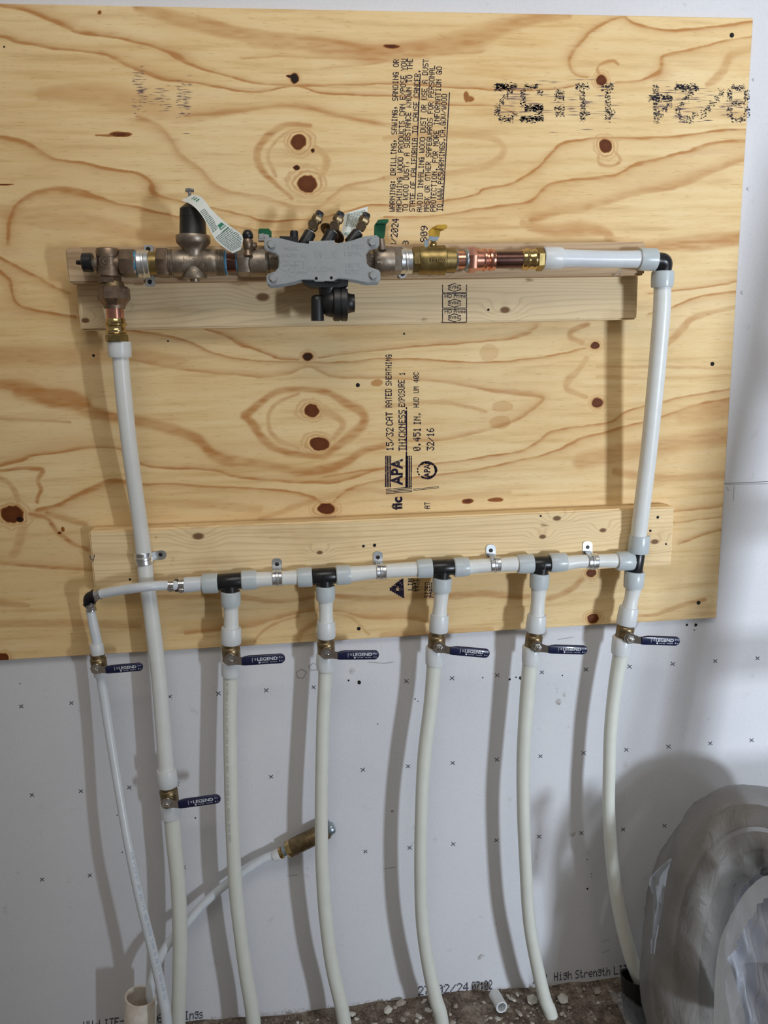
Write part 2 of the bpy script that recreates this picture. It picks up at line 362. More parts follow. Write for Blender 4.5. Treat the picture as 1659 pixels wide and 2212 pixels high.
# ================================================================== SETTING
SEAM = P(1620, 1042, 0).z
b = B(); b.abox(-1.6, 3.2, 0, .0127, -.84, SEAM-.0006); b.abox(-1.6, 3.2, 0, .0127, SEAM+.0006, 1.9)
wall = mk('wall_back', b, 'drywall', kind='structure', smooth=0)
b = B(); b.abox(-1.6, 3.2, .0128, .03, -.9, 1.9); mk('wall_framing', b, 'hole', parent=wall, smooth=0)
# printed fastener crosses
def cross(b, u, v):
    r = random.uniform(5, 6); a = random.uniform(-.15, .15)
    for s_ in (1, -1):
        dx, dy = r*math.cos(s_*.72+a), r*math.sin(s_*.72+a); stroke(b, [(u-dx, v-dy), (u+dx, v+dy)], 1.8, .0004)
b = B()
for i in range(18):
    for j in range(3):
        p = Vector((i*.1016, 0, -j*.2032*1.0017)) - CAM; w = p.dot(fwd); u = 829.5+FPX*p.dot(rgt)/w; v = 1106-FPX*p.dot(upv)/w
        if (i, j) in ((2, 0), (7, 0), (4, 1), (5, 2), (2, 2), (4, 2), (15, 2), (16, 2)): continue
        if i == 17 and j: continue
        cross(b, u, v)
mk('printed_crosses', b, 'ink_wall', parent=wall, smooth=0)
b = B()
stamp(b, '27/02/24', (903, 2151), (1012, 2142), (0, -20), .0005, .1); stamp(b, '07:02', (1020, 2141), (1064, 2137), (-1, -20), .0005, .1)
stamp(b, '1/2"', (1150, 2125), (1183, 2121), (0, -17), .0005, .1); stamp(b, 'High', (1197, 2119), (1235, 2115), (0, -18), .0005, .1)
stamp(b, 'Strength', (1243, 2114), (1318, 2107), (0, -18), .0005, .1); stamp(b, 'LITE', (1326, 2106), (1366, 2101), (0, -19), .0005, .1)
stamp(b, 'HH-LITE-', (180, 2226), (268, 2215), (0, -19), .0005, .1); stamp(b, '6', (339, 2209), (352, 2208), (0, -19), .0005, .1)
stamp(b, 'Ings', (399, 2204), (439, 2199), (0, -19), .0005, .1)
mk('printed_lettering', b, 'ink_wall', parent=wall, smooth=0)
b = B()
for pts in ([(640, 1452), (652, 1445), (662, 1452), (655, 1465), (643, 1464), (640, 1452)], [(667, 1440), (676, 1433), (686, 1436)], [(667, 1440), (672, 1448), (684, 1447)],
            [(1568, 1046), (1659, 1045)], [(1586, 1050), (1584, 1082)], [(829, 1877), (855, 1873)], [(1570, 1052), (1574, 1060)],
            [(1629, 168), (1625, 172), (1629, 176)], [(1617, 404), (1613, 408), (1617, 412)], [(1604, 628), (1600, 632), (1604, 636)],
            [(1300, 2034), (1316, 2029)], [(1300, 2058), (1318, 2052)], [(620, 1893), (642, 1890)], [(795, 1430), (830, 1433), (850, 1430)], [(1205, 1382), (1238, 1376)]):
    stroke(b, pts, 1.5, .0005)
mk('pencil_marks', b, 'grey_print', parent=wall, smooth=0)
b = B()
def disc(b, u, v, h, d, n=14, jag=0):
    c = P(u, v, d); r = h*mpp(c); b.add([c+Vector((math.cos(2*math.pi*k/n), 0, math.sin(2*math.pi*k/n)))*r*random.uniform(1-jag, 1) for k in range(n)], [tuple(range(n))])
for u, v, h in ((776, 1474.5, 5), (753, 1470, 2.6), (1125, 1464.5, 4.5), (1115, 1463, 2), (1101, 1467.5, 3), (1503, 1350, 4.5), (1484, 1350, 3.2), (1269, 1920, 2.6), (816, 1564, 1.6), (1043, 1464, 1.6), (1268, 1857, 1.8), (1278, 1888, 1.5), (253, 1761, 1.6), (264, 1841, 1.6), (422, 1767, 2), (43, 1477, 1.6), (1278, 1894, 1.2), (1500, 1361, 1.6), (897, 1510, 2), (903, 1515, 1.6), (1215, 1459, 1.6)):
    disc(b, u, v, h, .0006, jag=.3)
mk('screw_holes', b, 'hole', parent=wall, smooth=0)
b = B()
for u, v, h in ((1208, 1490, 9), (1222, 1500, 9), (1206, 1516, 8), (1236, 1800, 9), (1040, 2069, 10), (760, 1450, 8), (848, 1752, 4)): disc(b, u, v, h, .0003, 18, .25)
mk('finger_smudges', b, 'smudge', parent=wall, smooth=0)

b = B(); nx, ny = 110, 40; X0, X1, Y0, Y1 = -1.4, 3.0, -1.0, .0
def fz(x, y): return -.809+.005*math.sin(x*9+y*5)*math.sin(y*13+x*2)+random.uniform(-.004, .004)
b.add([(X0+(X1-X0)*i/nx, Y0+(Y1-Y0)*j/ny, fz(X0+(X1-X0)*i/nx, Y0+(Y1-Y0)*j/ny)) for j in range(ny+1) for i in range(nx+1)],
      [(j*(nx+1)+i, j*(nx+1)+i+1, (j+1)*(nx+1)+i+1, (j+1)*(nx+1)+i) for j in range(ny) for i in range(nx)])
mk('floor', b, 'rubble', kind='structure', smooth=60)
b = B(); b.abox(-4, 6, -8, -1.0, -.9, -.86); mk('floor_slab', b, 'stone', kind='structure', smooth=0)

# ================================================================== PLYWOOD
PT = .012; PX0, PX1, PZ0, PZ1 = -.34, 1.5125, .1085, 1.3275
def px_world(pts): return np.array([[*(lambda p: (p.x, p.z))(P(q[0], q[1], PT)), q[2]*mpp(P(q[0], q[1], PT))] for q in pts])
LINES = """1 1|-60,0,9 0,12,10 50,20,11 100,38,11 150,57,11 170,68,8 250,80,6 300,92,6 350,106,7 385,124,13 420,142,6 470,158,4 520,172,4 570,181,4 630,184,4 700,186,4 760,182,4 830,180,4 950,188,4 1020,189,4 1080,192,4 1180,192,4 1245,184,4
1 1|-60,70,6 0,78,7 50,92,7 120,104,6 200,112,6 235,120,7 280,143,10 350,171,9 420,179,5 480,190,4 530,197,4 580,196,4 640,186,4 690,202,4 750,205,4 830,207,4 900,212,3 960,226,3 1040,225,3 1080,231,3 1110,243,3
.6 0|300,14,14 330,24,18 380,42,20 430,55,18 520,78,16 560,90,18 640,95,20 720,104,24 830,112,26 900,106,24 960,95,22 1020,85,24 1060,70,24 1100,54,18 1160,38,14 1230,34,8
.5 0|430,42,9 520,66,8 640,80,7 760,96,7 860,122,7
.45 1|520,128,5 600,124,5 680,127,5 760,125,6 830,124,6 950,116,6 1040,115,5
.4 1|690,148,4 760,141,4 830,132,4
.32 0|90,205,14 200,205,26 270,220,30 340,235,26 400,250,18 480,243,10 560,232,8 640,228,8 700,240,8 780,258,8 830,268,8 900,272,6
.5 1|400,250,8 480,243,8 560,232,7 640,228,7 700,240,7 780,258,7 830,268,6
.48 -1|300,255,14 345,275,14 370,300,14 385,330,14 430,362,13 460,400,12 500,416,8 560,425,8 600,436,8 640,446,9 690,444,9 715,425,8 740,405,8 790,392,6 830,385,6
.35 0|830,300,7 900,292,8 965,290,8 1030,291,8 1070,300,9 1088,322,10 1070,350,9 1030,365,8 970,375,8 900,380,7 830,383,7
1 -1|-60,292,7 0,296,7 50,306,12 90,330,13 125,346,7 180,354,6 240,366,6 290,375,6 325,395,9 332,416,9 370,430,5 400,437,5 450,448,4 520,462,4 570,476,4 640,475,4 700,470,4 780,448,4 830,443,4 905,440,4 1020,425,4 1045,407,5 1105,395,5 1155,365,6 1180,340,6 1210,312,6 1255,303,5 1290,300,4 1330,300,5 1405,301,5 1480,295,5 1555,283,4 1620,278,4
.9 -1|15,522,9 22,470,10 35,440,10 70,418,12 130,412,18 180,420,16 240,438,7 300,448,6 350,460,6 390,473,6
.5 -1|455,480,6 540,494,5 620,500,5 700,490,5
.35 0|0,455,20 100,470,24 200,480,20 320,510,16 430,520,12
.9 -1|830,470,4 930,468,5 1030,453,5 1130,440,6 1160,425,8 1190,398,8 1255,387,6 1330,378,6 1370,355,7 1430,340,6 1505,320,6 1555,307,6 1620,302,6
.6 1|1150,475,18 1200,460,18 1270,447,16 1355,421,18 1455,400,20 1530,370,18 1580,350,16 1620,338,15
.5 0|1130,485,10 1200,500,18 1260,495,22 1310,500,12 1330,525,14 1450,525,14 1530,516,14 1610,510,12
.9 -1|1350,35,6 1370,50,6 1405,60,6 1440,66,5 1490,61,6 1555,54,5 1640,46,5
.8 1|1350,34,5 1325,40,7 1280,65,10 1255,92,10 1235,115,9 1230,137,9 1245,157,6 1270,163,5
.8 -1|1330,176,5 1375,172,5 1405,162,7 1425,150,14 1430,127,10 1440,117,7 1505,105,5 1555,90,5 1640,77,5
.45 0|1530,185,8 1560,160,12 1575,125,12 1600,112,10 1640,103,9
.7 0|1296,160,5 1290,145,4 1300,135,4 1325,131,4 1338,138,3
.5 0|1292,335,4 1292,350,4 1306,359,4 1328,357,4 1340,345,4 1330,330,4
.9 -1|0,555,7 60,585,7 110,615,8 150,634,8
.9 -1|-20,560,7 20,605,7 28,645,7 50,665,7 100,677,6 165,688,6
.9 -1|265,712,4 350,722,6 415,740,6 460,760,5 540,779,4 650,785,4 750,784,4 830,775,4 970,782,4 1080,780,4 1180,770,4 1265,752,5
.9 1|435,710,6 485,725,6 515,742,9 550,755,6 600,775,5 645,780,4
.8 1|690,775,4 750,765,4 830,757,4 980,745,4 1080,735,5 1130,725,8 1160,708,7
.6 1|280,775,8 350,787,9 425,800,8 500,808,7 575,815,8 625,808,7 670,795,6 715,812,6 775,817,6 830,817,7 930,825,7 1005,832,9 1080,847,10 1150,856,10 1172,864,10 1155,882,10 1130,900,9 1090,920,9 1030,937,8 955,952,7 880,952,6
.42 0|-60,775,22 0,770,26 150,770,26 300,768,16 400,778,10
.75 0|-60,825,12 40,835,18 100,855,22 160,868,26 190,888,18 250,905,12 320,915,14 375,930,14 425,947,14 460,980,16 500,998,18 550,1000,12 600,1008,12 650,1018,14 710,1012,14 750,995,12 780,975,9 830,960,9
.55 0|40,850,16 120,862,20 180,872,20
.9 1|0,1005,6 40,995,8 75,983,7 125,975,7 175,967,8 215,965,6 265,972,6 305,1000,6 375,1010,6 450,1015,6 510,1027,6 600,1037,6 700,1043,7 750,1036,7 800,1018,6 830,1012,5
.7 0|530,900,12 565,870,10 605,846,9 660,839,8 710,847,9 745,870,11 780,890,13 786,912,13 760,940,13 720,970,10 700,985,8 665,983,8 615,975,8 575,955,10 550,925,12 530,900,10
.4 0|645,850,5 605,870,5 585,890,6 580,920,6 600,950,6 645,968,5
.45 0|700,885,14 735,905,10 740,925,9 715,950,6
.7 0|670,271,6 620,268,7 585,285,9 560,320,10 556,350,11 575,380,8 600,402,6 630,428,6
.4 0|680,320,6 705,342,10 702,365,9 690,385,6
.4 0|625,282,4 600,300,4 583,325,5 580,350,5 597,382,5
.9 -1|80,1100,9 125,1090,9 165,1070,9 210,1048,13 250,1037,12 310,1047,6 400,1047,5 475,1049,6 550,1053,6 625,1062,6 675,1073,7 700,1087,8
.8 -1|720,1082,6 740,1065,6 780,1047,6 830,1037,5 900,1032,5 950,1026,4 1030,1015,5 1130,992,5 1205,972,6 1255,948,8 1295,937,6 1355,920,6 1420,902,6 1505,875,6 1590,858,6
.75 -1|700,1030,4 830,1010,4 950,1000,4 1030,990,4 1120,975,5 1160,953,7 1190,931,7 1255,922,4 1320,912,5 1345,895,5 1380,880,5 1480,857,5 1590,840,5
.8 0|-40,1012,5 0,1015,5 45,1013,5 90,1018,7 82,1040,6 87,1060,6 80,1085,5
.5 0|-40,1020,8 0,1032,8 25,1050,8 40,1082,8
.8 0|65,1110,5 100,1120,6 130,1155,6 160,1175,6 190,1186,5
.6 0|100,1108,6 140,1120,9 185,1132,7
.35 0|50,1140,12 40,1180,12 30,1200,12
.75 1|-40,1215,8 0,1220,8 100,1227,8 200,1232,7
.5 0|-40,1298,10 0,1300,10 60,1305,6
.6 0|330,1290,6 519,1292,7 582,1297,7 640,1294,6 683,1287,6 726,1288,7 784,1292,8 850,1290,8 894,1287,9 967,1287,9 1033,1284,9 1096,1288,9 1147,1287,8
.6 1|400,1365,12 516,1352,14 557,1345,14 607,1330,12 645,1321,10 683,1317,8 734,1320,8 784,1334,10 831,1334,14 881,1333,12 950,1345,8
.5 0|551,1385,4 572,1360,4 607,1342,4 645,1330,4
.6 0|645,1380,9 658,1360,8 683,1345,7
.4 0|726,1327,4 759,1337,4 797,1370,4
.4 0|830,1372,12 950,1368,14 1060,1360,8
.5 0|1186,1293,9 1229,1275,9 1257,1250,8
.6 0|1379,1330,5 1419,1326,6 1470,1308,7 1520,1294,7
.8 1|1455,1105,6 1510,1100,6 1580,1093,6
.7 1|1455,1130,4 1510,1123,4 1580,1115,4
.7 1|1465,1175,5 1530,1152,6 1580,1143,6
.5 0|1255,1000,22 1330,982,24 1420,965,26 1500,952,26 1590,940,26
.45 0|1330,1020,10 1420,1032,12 1500,1030,12 1570,1025,12
.4 0|1480,900,26 1540,890,28 1590,880,28
.6 0|1270,702,6 1235,715,7 1232,727,7 1258,741,6
.45 0|1268,778,8 1250,800,8 1227,825,10 1227,842,8 1268,856,6
.4 0|1290,795,5 1400,790,5 1580,795,5
.35 0|1290,816,5 1400,815,5 1580,812,5
.5 0|1441,744,8 1473,711,10 1502,683,8 1587,665,5 1610,663,4
.8 1|1400,634,4 1500,624,4 1610,608,4
.8 -1|1400,680,5 1441,667,5 1522,640,5 1600,629,5
.6 0|1390,530,10 1500,532,14 1610,516,14
.4 0|830,880,6 950,870,5 1050,890,5
.35 0|560,1120,6 760,1060,8 900,1075,8 1100,1065,7
.3 0|300,1080,10 450,1090,12 560,1100,10
.4 0|-60,900,6 60,905,5 150,912,5
.35 0|0,1350,10 150,1345,12 300,1350,10"""
KN = [(645, 308, 20, 18, .8), (664, 397, 24, 19, .8), (636, 169, 10, 10, 1), (625, 165, 8, 3, 1), (1300, 171, 12, 12, .72), (1308, 317, 16, 16, .72), (665, 771, 11, 10, .97), (673, 887, 19, 16, .8), (690, 959, 23, 17, .8),
      (704, 1097, 20, 14, .75), (1286, 747, 11, 9, .72), (1292, 870, 14, 14, .75), (1281, 1336, 14, 13, .75), (1277, 1236, 13, 10, .75), (25, 1110, 27, 22, .75), (42, 1122, 8, 6, 1), (4, 1419, 14, 11, .8),
      (640, 364, 7, 5, .97), (676, 328, 4, 4, .97), (258, 288, 24, 6, .6), (235, 290, 30, 3, .42), (1015, 212, 10, 6, .45), (1008, 208, 6, 11, .45), (846, 98, 18, 4, .62), (842, 96, 14, 2.5, .55), (1010, 1082, 14, 6, .6), (1070, 1080, 18, 5, .5), (1056, 762, 20, 18, .10), (1085, 880, 22, 12, .14), (1080, 915, 24, 14, .13), (815, 828, 14, 7, .3), (0, 397, 30, 1.5, .7), (216, 27, 4, 4, .5), (130, 1152, 4, 3, .9), (137, 1145, 4, 5, .5), (1058, 1130, 2, 9, .5)]
sx = .0014; gx = np.arange(PX0, PX1+1e-6, sx); gz = np.arange(PZ0, PZ1+1e-6, sx); gx[-1] = PX1; gz[-1] = PZ1
GX, GZ = np.meshgrid(gx, gz)
def vnoise(fx, fz, seed):      # smooth value noise on the grid
    r = np.random.default_rng(seed); a = (GX-PX0)*fx; c = (GZ-PZ0)*fz; ia, ic = a.astype(int), c.astype(int); T = r.random((ic.max()+2, ia.max()+2))
    wa, wc = a-ia, c-ic; wa = wa*wa*(3-2*wa); wc = wc*wc*(3-2*wc)
    return (T[ic, ia]*(1-wa)+T[ic, ia+1]*wa)*(1-wc)+(T[ic+1, ia]*(1-wa)+T[ic+1, ia+1]*wa)*wc-.5
WX = GX+.004*vnoise(60, 60, 3); WZ = GZ+.006*vnoise(9, 26, 1)+.0022*vnoise(30, 140, 2)+.0014*vnoise(60, 300, 5)
late = np.zeros_like(GX)
for ln in LINES.split('\n'):
    hd, body = ln.split('|'); st, side = hd.split(); st = float(st); side = int(side)
    q = crv([tuple(float(x) for x in p.split(',')) for p in body.split()], 5)
    q = px_world(q); buf = np.zeros_like(GX)
    for (x0, z0, w0), (x1, z1, w1) in zip(q, q[1:]):
        w = max(w0, w1); R = w*3.2+.006
        i0, i1 = np.searchsorted(gx, [min(x0, x1)-R, max(x0, x1)+R]); j0, j1 = np.searchsorted(gz, [min(z0, z1)-R, max(z0, z1)+R])
        if i1 <= i0 or j1 <= j0: continue
        X_, Z_ = WX[j0:j1, i0:i1], WZ[j0:j1, i0:i1]; dx, dz = x1-x0, z1-z0; L = dx*dx+dz*dz+1e-12
        tt = np.clip(((X_-x0)*dx+(Z_-z0)*dz)/L, 0, 1); ex, ez = X_-x0-dx*tt, Z_-z0-dz*tt; D_ = np.sqrt(ex*ex+ez*ez)/(w0+(w1-w0)*tt)
        sg = np.sign(ez)*(1 if dx >= 0 else 1)
        if side == 0: val = np.exp(-(D_/.8)**4)*.85+.15*np.exp(-(D_/1.4)**2)
        else:
            fade = (sg*side) > 0      # side 1: fades upwards, -1: fades downwards
            val = np.where(fade, .5*np.exp(-D_/1.5)+.5*np.exp(-(D_/.55)**2), np.exp(-(D_/.42)**4))
        sub = buf[j0:j1, i0:i1]; np.maximum(sub, val*st, out=sub)
    late = 1-(1-late)*(1-np.clip(buf, 0, 1))
late = np.clip(late*(1+.55*vnoise(45, 200, 9)+.5*vnoise(12, 30, 10)), 0, 1)
late = np.clip(late+.10*np.clip(vnoise(2.2, 26, 12)+.05, 0, 1)*2+.05*vnoise(6, 120, 15), 0, 1)
knot = np.zeros_like(GX)
for u, v, ru, rv, dk in KN:
    c = P(u, v, PT); k = mpp(c)*(.9 if ru > 12 and dk > .7 else 1); rx, rz = ru*k, rv*k
    r_ = np.sqrt(((WX-c.x)/rx)**2+((WZ-c.z)/rz)**2)*(1+.15*vnoise(150, 150, int(u)))
    core = np.clip((1.08-r_)/.16, 0, 1)*(dk if dk > .9 or dk < .6 else (.60+.20*np.clip(1-r_, 0, 1)+.05*np.sin(r_*26)*(r_ < .95)+(dk-.75)*.6))
    knot = np.maximum(knot, core)
    if ru > 9 and dk > .7:
        r_ = r_*(1+.35*vnoise(28, 28, int(u)+3)); ring = np.exp(-((r_-1.3)/.13)**2)*.5+np.exp(-((r_-1.75)/.16)**2)*.28
        late = np.maximum(late, ring*1.3)
nz, nxx = GX.shape; front = np.stack([GX.ravel(), np.full(GX.size, -PT), GZ.ravel()], 1)
me = bpy.data.meshes.new('plywood_sheet'); org = Vector(((PX0+PX1)/2, -PT/2, PZ0))
idx = np.arange(nz*nxx).reshape(nz, nxx)
quads = np.stack([idx[:-1, :-1], idx[:-1, 1:], idx[1:, 1:], idx[1:, :-1]], -1).reshape(-1, 4)
# sides and back: border ring duplicated at y = 0
border = np.concatenate([idx[0, :], idx[1:, -1], idx[-1, -2::-1], idx[-2:0:-1, 0]]); nb = len(border); bv = front[border].copy(); bv[:, 1] = -.0002
o0 = len(front); k = np.arange(nb); k2 = (k+1) % nb
sides = np.stack([border[k2], border[k], o0+k, o0+k2], 1)
allv = np.concatenate([front, bv])-np.array(org); allq = np.concatenate([quads, sides])
me.vertices.add(len(allv)); me.vertices.foreach_set('co', allv.astype(np.float32).ravel())
me.loops.add(len(allq)*4); me.loops.foreach_set('vertex_index', allq.astype(np.int32).ravel())
me.polygons.add(len(allq)); me.polygons.foreach_set('loop_start', (np.arange(len(allq))*4).astype(np.int32))
me.update(calc_edges=True)
for nm, arr in (('late', late), ('knot', knot)):
    a = me.attributes.new(nm, 'FLOAT', 'POINT'); a.data.foreach_set('value', np.concatenate([arr.ravel(), np.full(nb, .25)]).astype(np.float32))
me.materials.append(MATS['plywood'])
ply = bpy.data.objects.new('plywood_sheet', me); COL.objects.link(ply); ply.location = org; ORG[ply.name] = org
tag(ply, 'large knotty plywood sheet screwed flat against the drywall, carrying three boards', 'plywood')
DP = PT+.0003
b = B()
WT = ['WARNING: DRILLING, SAWING, SANDING OR', 'MACHINING WOOD PRODUCTS CAN EXPOSE YOU', 'TO WOOD DUST, A SUBSTANCE KNOWN TO THE', 'STATE OF CALIFORNIA TO CAUSE CANCER.', 'AVOID INHALING WOOD DUST OR USE A DUST',
      'MASK OR OTHER SAFEGUARDS FOR PERSONAL', 'PROTECTION. FOR MORE INFORMATION GO', 'TO WWW.P65WARNINGS.CA.GOV/WOOD']
for s_, (xb, xt, yb, yt) in zip(WT, [(853, 862, 457, 128), (867, 879, 458, 127), (881, 892, 457, 126), (896, 908, 457, 150), (912, 926, 458, 128), (927, 940, 457, 142), (941, 955, 457, 144), (955, 966, 456, 203)]):
    stamp(b, s_, (xb, yb), (xt, yt), (-12, 0), DP, .1)
stroke(b, [(896, 430), (908, 160)], 2, DP); stroke(b, [(956, 455), (971, 200)], 2.2, DP)
stamp(b, '8/2024', (857, 534), (862, 472), (-15, 0), DP); stamp(b, '8', (882, 530), (883, 520), (-13, 0), DP); stamp(b, '1809', (922, 535), (924, 488), (-15, 0), DP)
stamp(b, '15/32', (850, 974), (850, 924), (-16, 0), DP); stamp(b, 'CAT', (849, 919), (848, 890), (-15, 0), DP); stamp(b, 'RATED', (847, 880), (846, 840), (-14, 0), DP); stamp(b, 'SHEATHING', (846, 833), (846, 766), (-13, 0), DP)
stamp(b, 'THICKNESS', (876, 974), (876, 886), (-15, 0), DP); stamp(b, 'EXPOSURE', (875, 879), (874, 821), (-14, 0), DP); stamp(b, '1', (875, 811), (875, 804), (-13, 0), DP)
stroke(b, [(878, 1052), (878, 880)], 3, DP)
stamp(b, '0.451', (908, 974), (909, 924), (-16, 0), DP); stamp(b, 'IN.', (909, 918), (908, 890), (-15, 0), DP); stamp(b, 'HUD UM 40C', (905, 880), (905, 804), (-12, 0), DP)
stamp(b, '32/16', (938, 973), (938, 925), (-16, 0), DP)
# bars and letters of the grading mark
for x in (833, 836.5, 840, 843.5, 877, 880.5, 884, 888): stroke(b, [(x, 1052), (x+.5, 985)], 2.6, DP)
for k in range(4): stroke(b, [(834, 1057+k*3.2), (890, 1052+k*3.2)], 1.6, DP); stroke(b, [(893, 1057+k*2.6), (948, 1051+k*2.6)], 1.2, DP) if k < 2 else None
c = P(869, 1047, DP); put_text(b, 'APA', c, P(869, 990, DP)-c, P(847, 1047, DP)-c, .0325, bold=.0012, xs=.88)
c = P(868, 1100, DP); put_text(b, 'fic', c, P(868, 1070, DP)-c, P(847, 1100, DP)-c, .029, bold=.0012)
stamp(b, 'AT', (929, 1099), (929, 1085), (-12, 0), DP)
q = [(922+20*math.cos(a), 1016+17*math.sin(a)) for a in np.linspace(-2.4, 2.4, 22)]
for i in range(0, 20): stroke(b, [q[i], q[i+1]], random.uniform(3, 6), DP)
q = [(922+20*math.cos(a), 1016+17*math.sin(a)) for a in np.linspace(2.5, 3.8, 8)]
for i in range(0, 7, 2): stroke(b, [q[i], q[i+1]], 3, DP)
c = P(929, 1031, DP); put_text(b, 'APA', c, P(929, 1000, DP)-c, P(910, 1031, DP)-c, .018, bold=.0006, xs=.82)
# triangle mark
tri = [(840, 1273), (868, 1249), (870, 1290)]
for k in range(1, 8):
    w = k/7; stroke(b, [(840+29*w, 1273-23*w), (840+31*w, 1273+18*w)], 4.6, DP) if not 3 < k < 6 else (stroke(b, [(840+29*w, 1273-23*w), (840+29*w, 1273-10*w)], 4.6, DP), stroke(b, [(840+31*w, 1273+7*w), (840+31*w, 1273+18*w)], 4.6, DP))
c = P(863, 1279, DP); put_text(b, 'CD', c, P(863, 1260, DP)-c, P(850, 1279, DP)-c, .0115, bold=.0004)
stamp(b, 'LIM', (892, 1275), (892, 1250), (-11, 0), DP); stamp(b, 'HHI', (902, 1277), (902, 1250), (-9, 0), DP); stamp(b, 'IIUI', (906, 1277), (906, 1250), (-5, 0), DP)
stamp(b, 'SIZED', (928, 1291), (929, 1258), (-11, 0), DP); stroke(b, [(930, 1291), (932, 1258)], 2, DP); stamp(b, 'FOR', (939, 1291), (939, 1272), (-7, 0), DP)
mk('printed_lettering', b, 'ink', parent=ply, smooth=0)
b = B()      # big date code, printed upside down
stamp(b, '8/24', (1618, 184), (1402, 183), (0, 80), DP, big=34)
stamp(b, '11:52', (1336, 182), (1068, 181), (0, 80), DP, big=34)
mk('printed_date', b, 'ink_big', parent=ply, smooth=0)
for x0, x1, y0, y1, cnt in ((281, 322, 160, 250, 60), (378, 418, 168, 262, 70), (318, 380, 195, 236, 30), (1065, 1345, 180, 262, 90), (1400, 1612, 184, 264, 70)):
    b = B()
    for k in range(cnt):
        w = random.uniform(.15, .5)*min(x1-x0, 90); x = random.uniform(x0, x1-w); y = random.gauss((y0+y1)/2, (y1-y0)*.27); h = random.uniform(.5, 1.6); rect(b, [(x, y), (x+w*.5, y-h), (x+w, y), (x+w*.5, y+h)], DP-.0001)
    mk('ink_smear', b, 'ink_smear', parent=ply, smooth=0)
for u, v, h in ((1581, 76, 5), (1539, 786, 4.5), (773, 832, 4.5), (775, 1358, 4.2), (1509, 1302, 4.5), (202, 768, 3), (363, 737, 2), (873, 721, 2.2), (9, 101, 2)):
    b = B(); disc(b, u, v, h, PT+.0004); mk('screw_hole', b, 'hole', parent=ply, smooth=0)

# ================================================================== LUMBER
def board(name, x0, x1, d0, d1, z0, z1, mat, label, rot=0.):
    b = B(); b.abox(x0, x1, -d1, -d0, z0, z1); c = ((x0+x1)/2, -(d0+d1)/2, (z0+z1)/2)
    o = mk(name, b, mat, label=label, cat='board', bev=.0035, origin=c); o.rotation_euler = (0, rot, 0); return o
G = 'boards screwed flat to the plywood'
lowb = board('wooden_board', .1835, 1.3835, .0122, .050, .2475, .3765, 'lumber_low', 'lowest and widest pale lumber board, behind the row of white pipe and black tees', .0025)
midb = board('wooden_board', .2045, 1.2855, .0122, .050, .7615, .8480, 'lumber_mid', 'pale lumber board with HD Prime stamps, just below the top board')
topb = board('wooden_board', .2000, 1.2815, .0502, .088, .8440, .9060, 'lumber_front', 'top stained lumber board carrying the brass backflow assembly')
for o in (lowb, midb, topb): o['group'] = G
b = B(); D5 = .0504
for k, (y0, y1) in enumerate(((615, 632), (634.5, 665.5), (668, 697))):
    stroke(b, [(956, y0), (956, y1), (1008, y1), (1008, y0)]+([(956, y0)] if k else []), 1.6, D5)
    cy = y1-10.5 if k else 621
    for s_ in (-1, 1): stroke(b, [(968, cy+s_*4), (982, cy+s_*8.5), (996, cy+s_*4)], 1.6, D5)
    c = P(968, cy+3, D5); put_text(b, 'IRVING', c, (1, 0, 0), (0, 0, 1), .0088, bold=.0001, xs=.9)
    if k: c = P(960, y0+9, D5); put_text(b, 'HD Prime', c, (1, 0, 0), (0, 0, 1), .0105, bold=.0001, xs=.98)
mk('printed_grade_stamp', b, 'ink', parent=midb, smooth=0)
b = B(); 
for u, v in ((1055, 669),): disc(b, u, v, 3, D5, jag=.2)
mk('screw_hole', b, 'hole', parent=midb, smooth=0)
for u, v, h in ((785, 1180, 3.4), (809, 1178, 4), (1421, 1116, 3.6), (281, 1253, 3), (1405, 1145, 3.2), (1439, 1174, 2.5), (1168, 1114, 2.5)):
    b = B(); disc(b, u, v, h, D5, jag=.2); mk('screw_hole', b, 'hole', parent=lowb, smooth=0)
b = B(); stroke(b, [(194, 1202), (197, 1210), (202, 1212), (204, 1200)], 2, D5); mk('pen_mark', b, 'ink_wall', parent=lowb, smooth=0)
b = B(); stroke(b, [(1343, 597), (1343, 577), (1328, 597)], 1, .0884); mk('pencil_mark', b, 'grey_print', parent=topb, smooth=0)

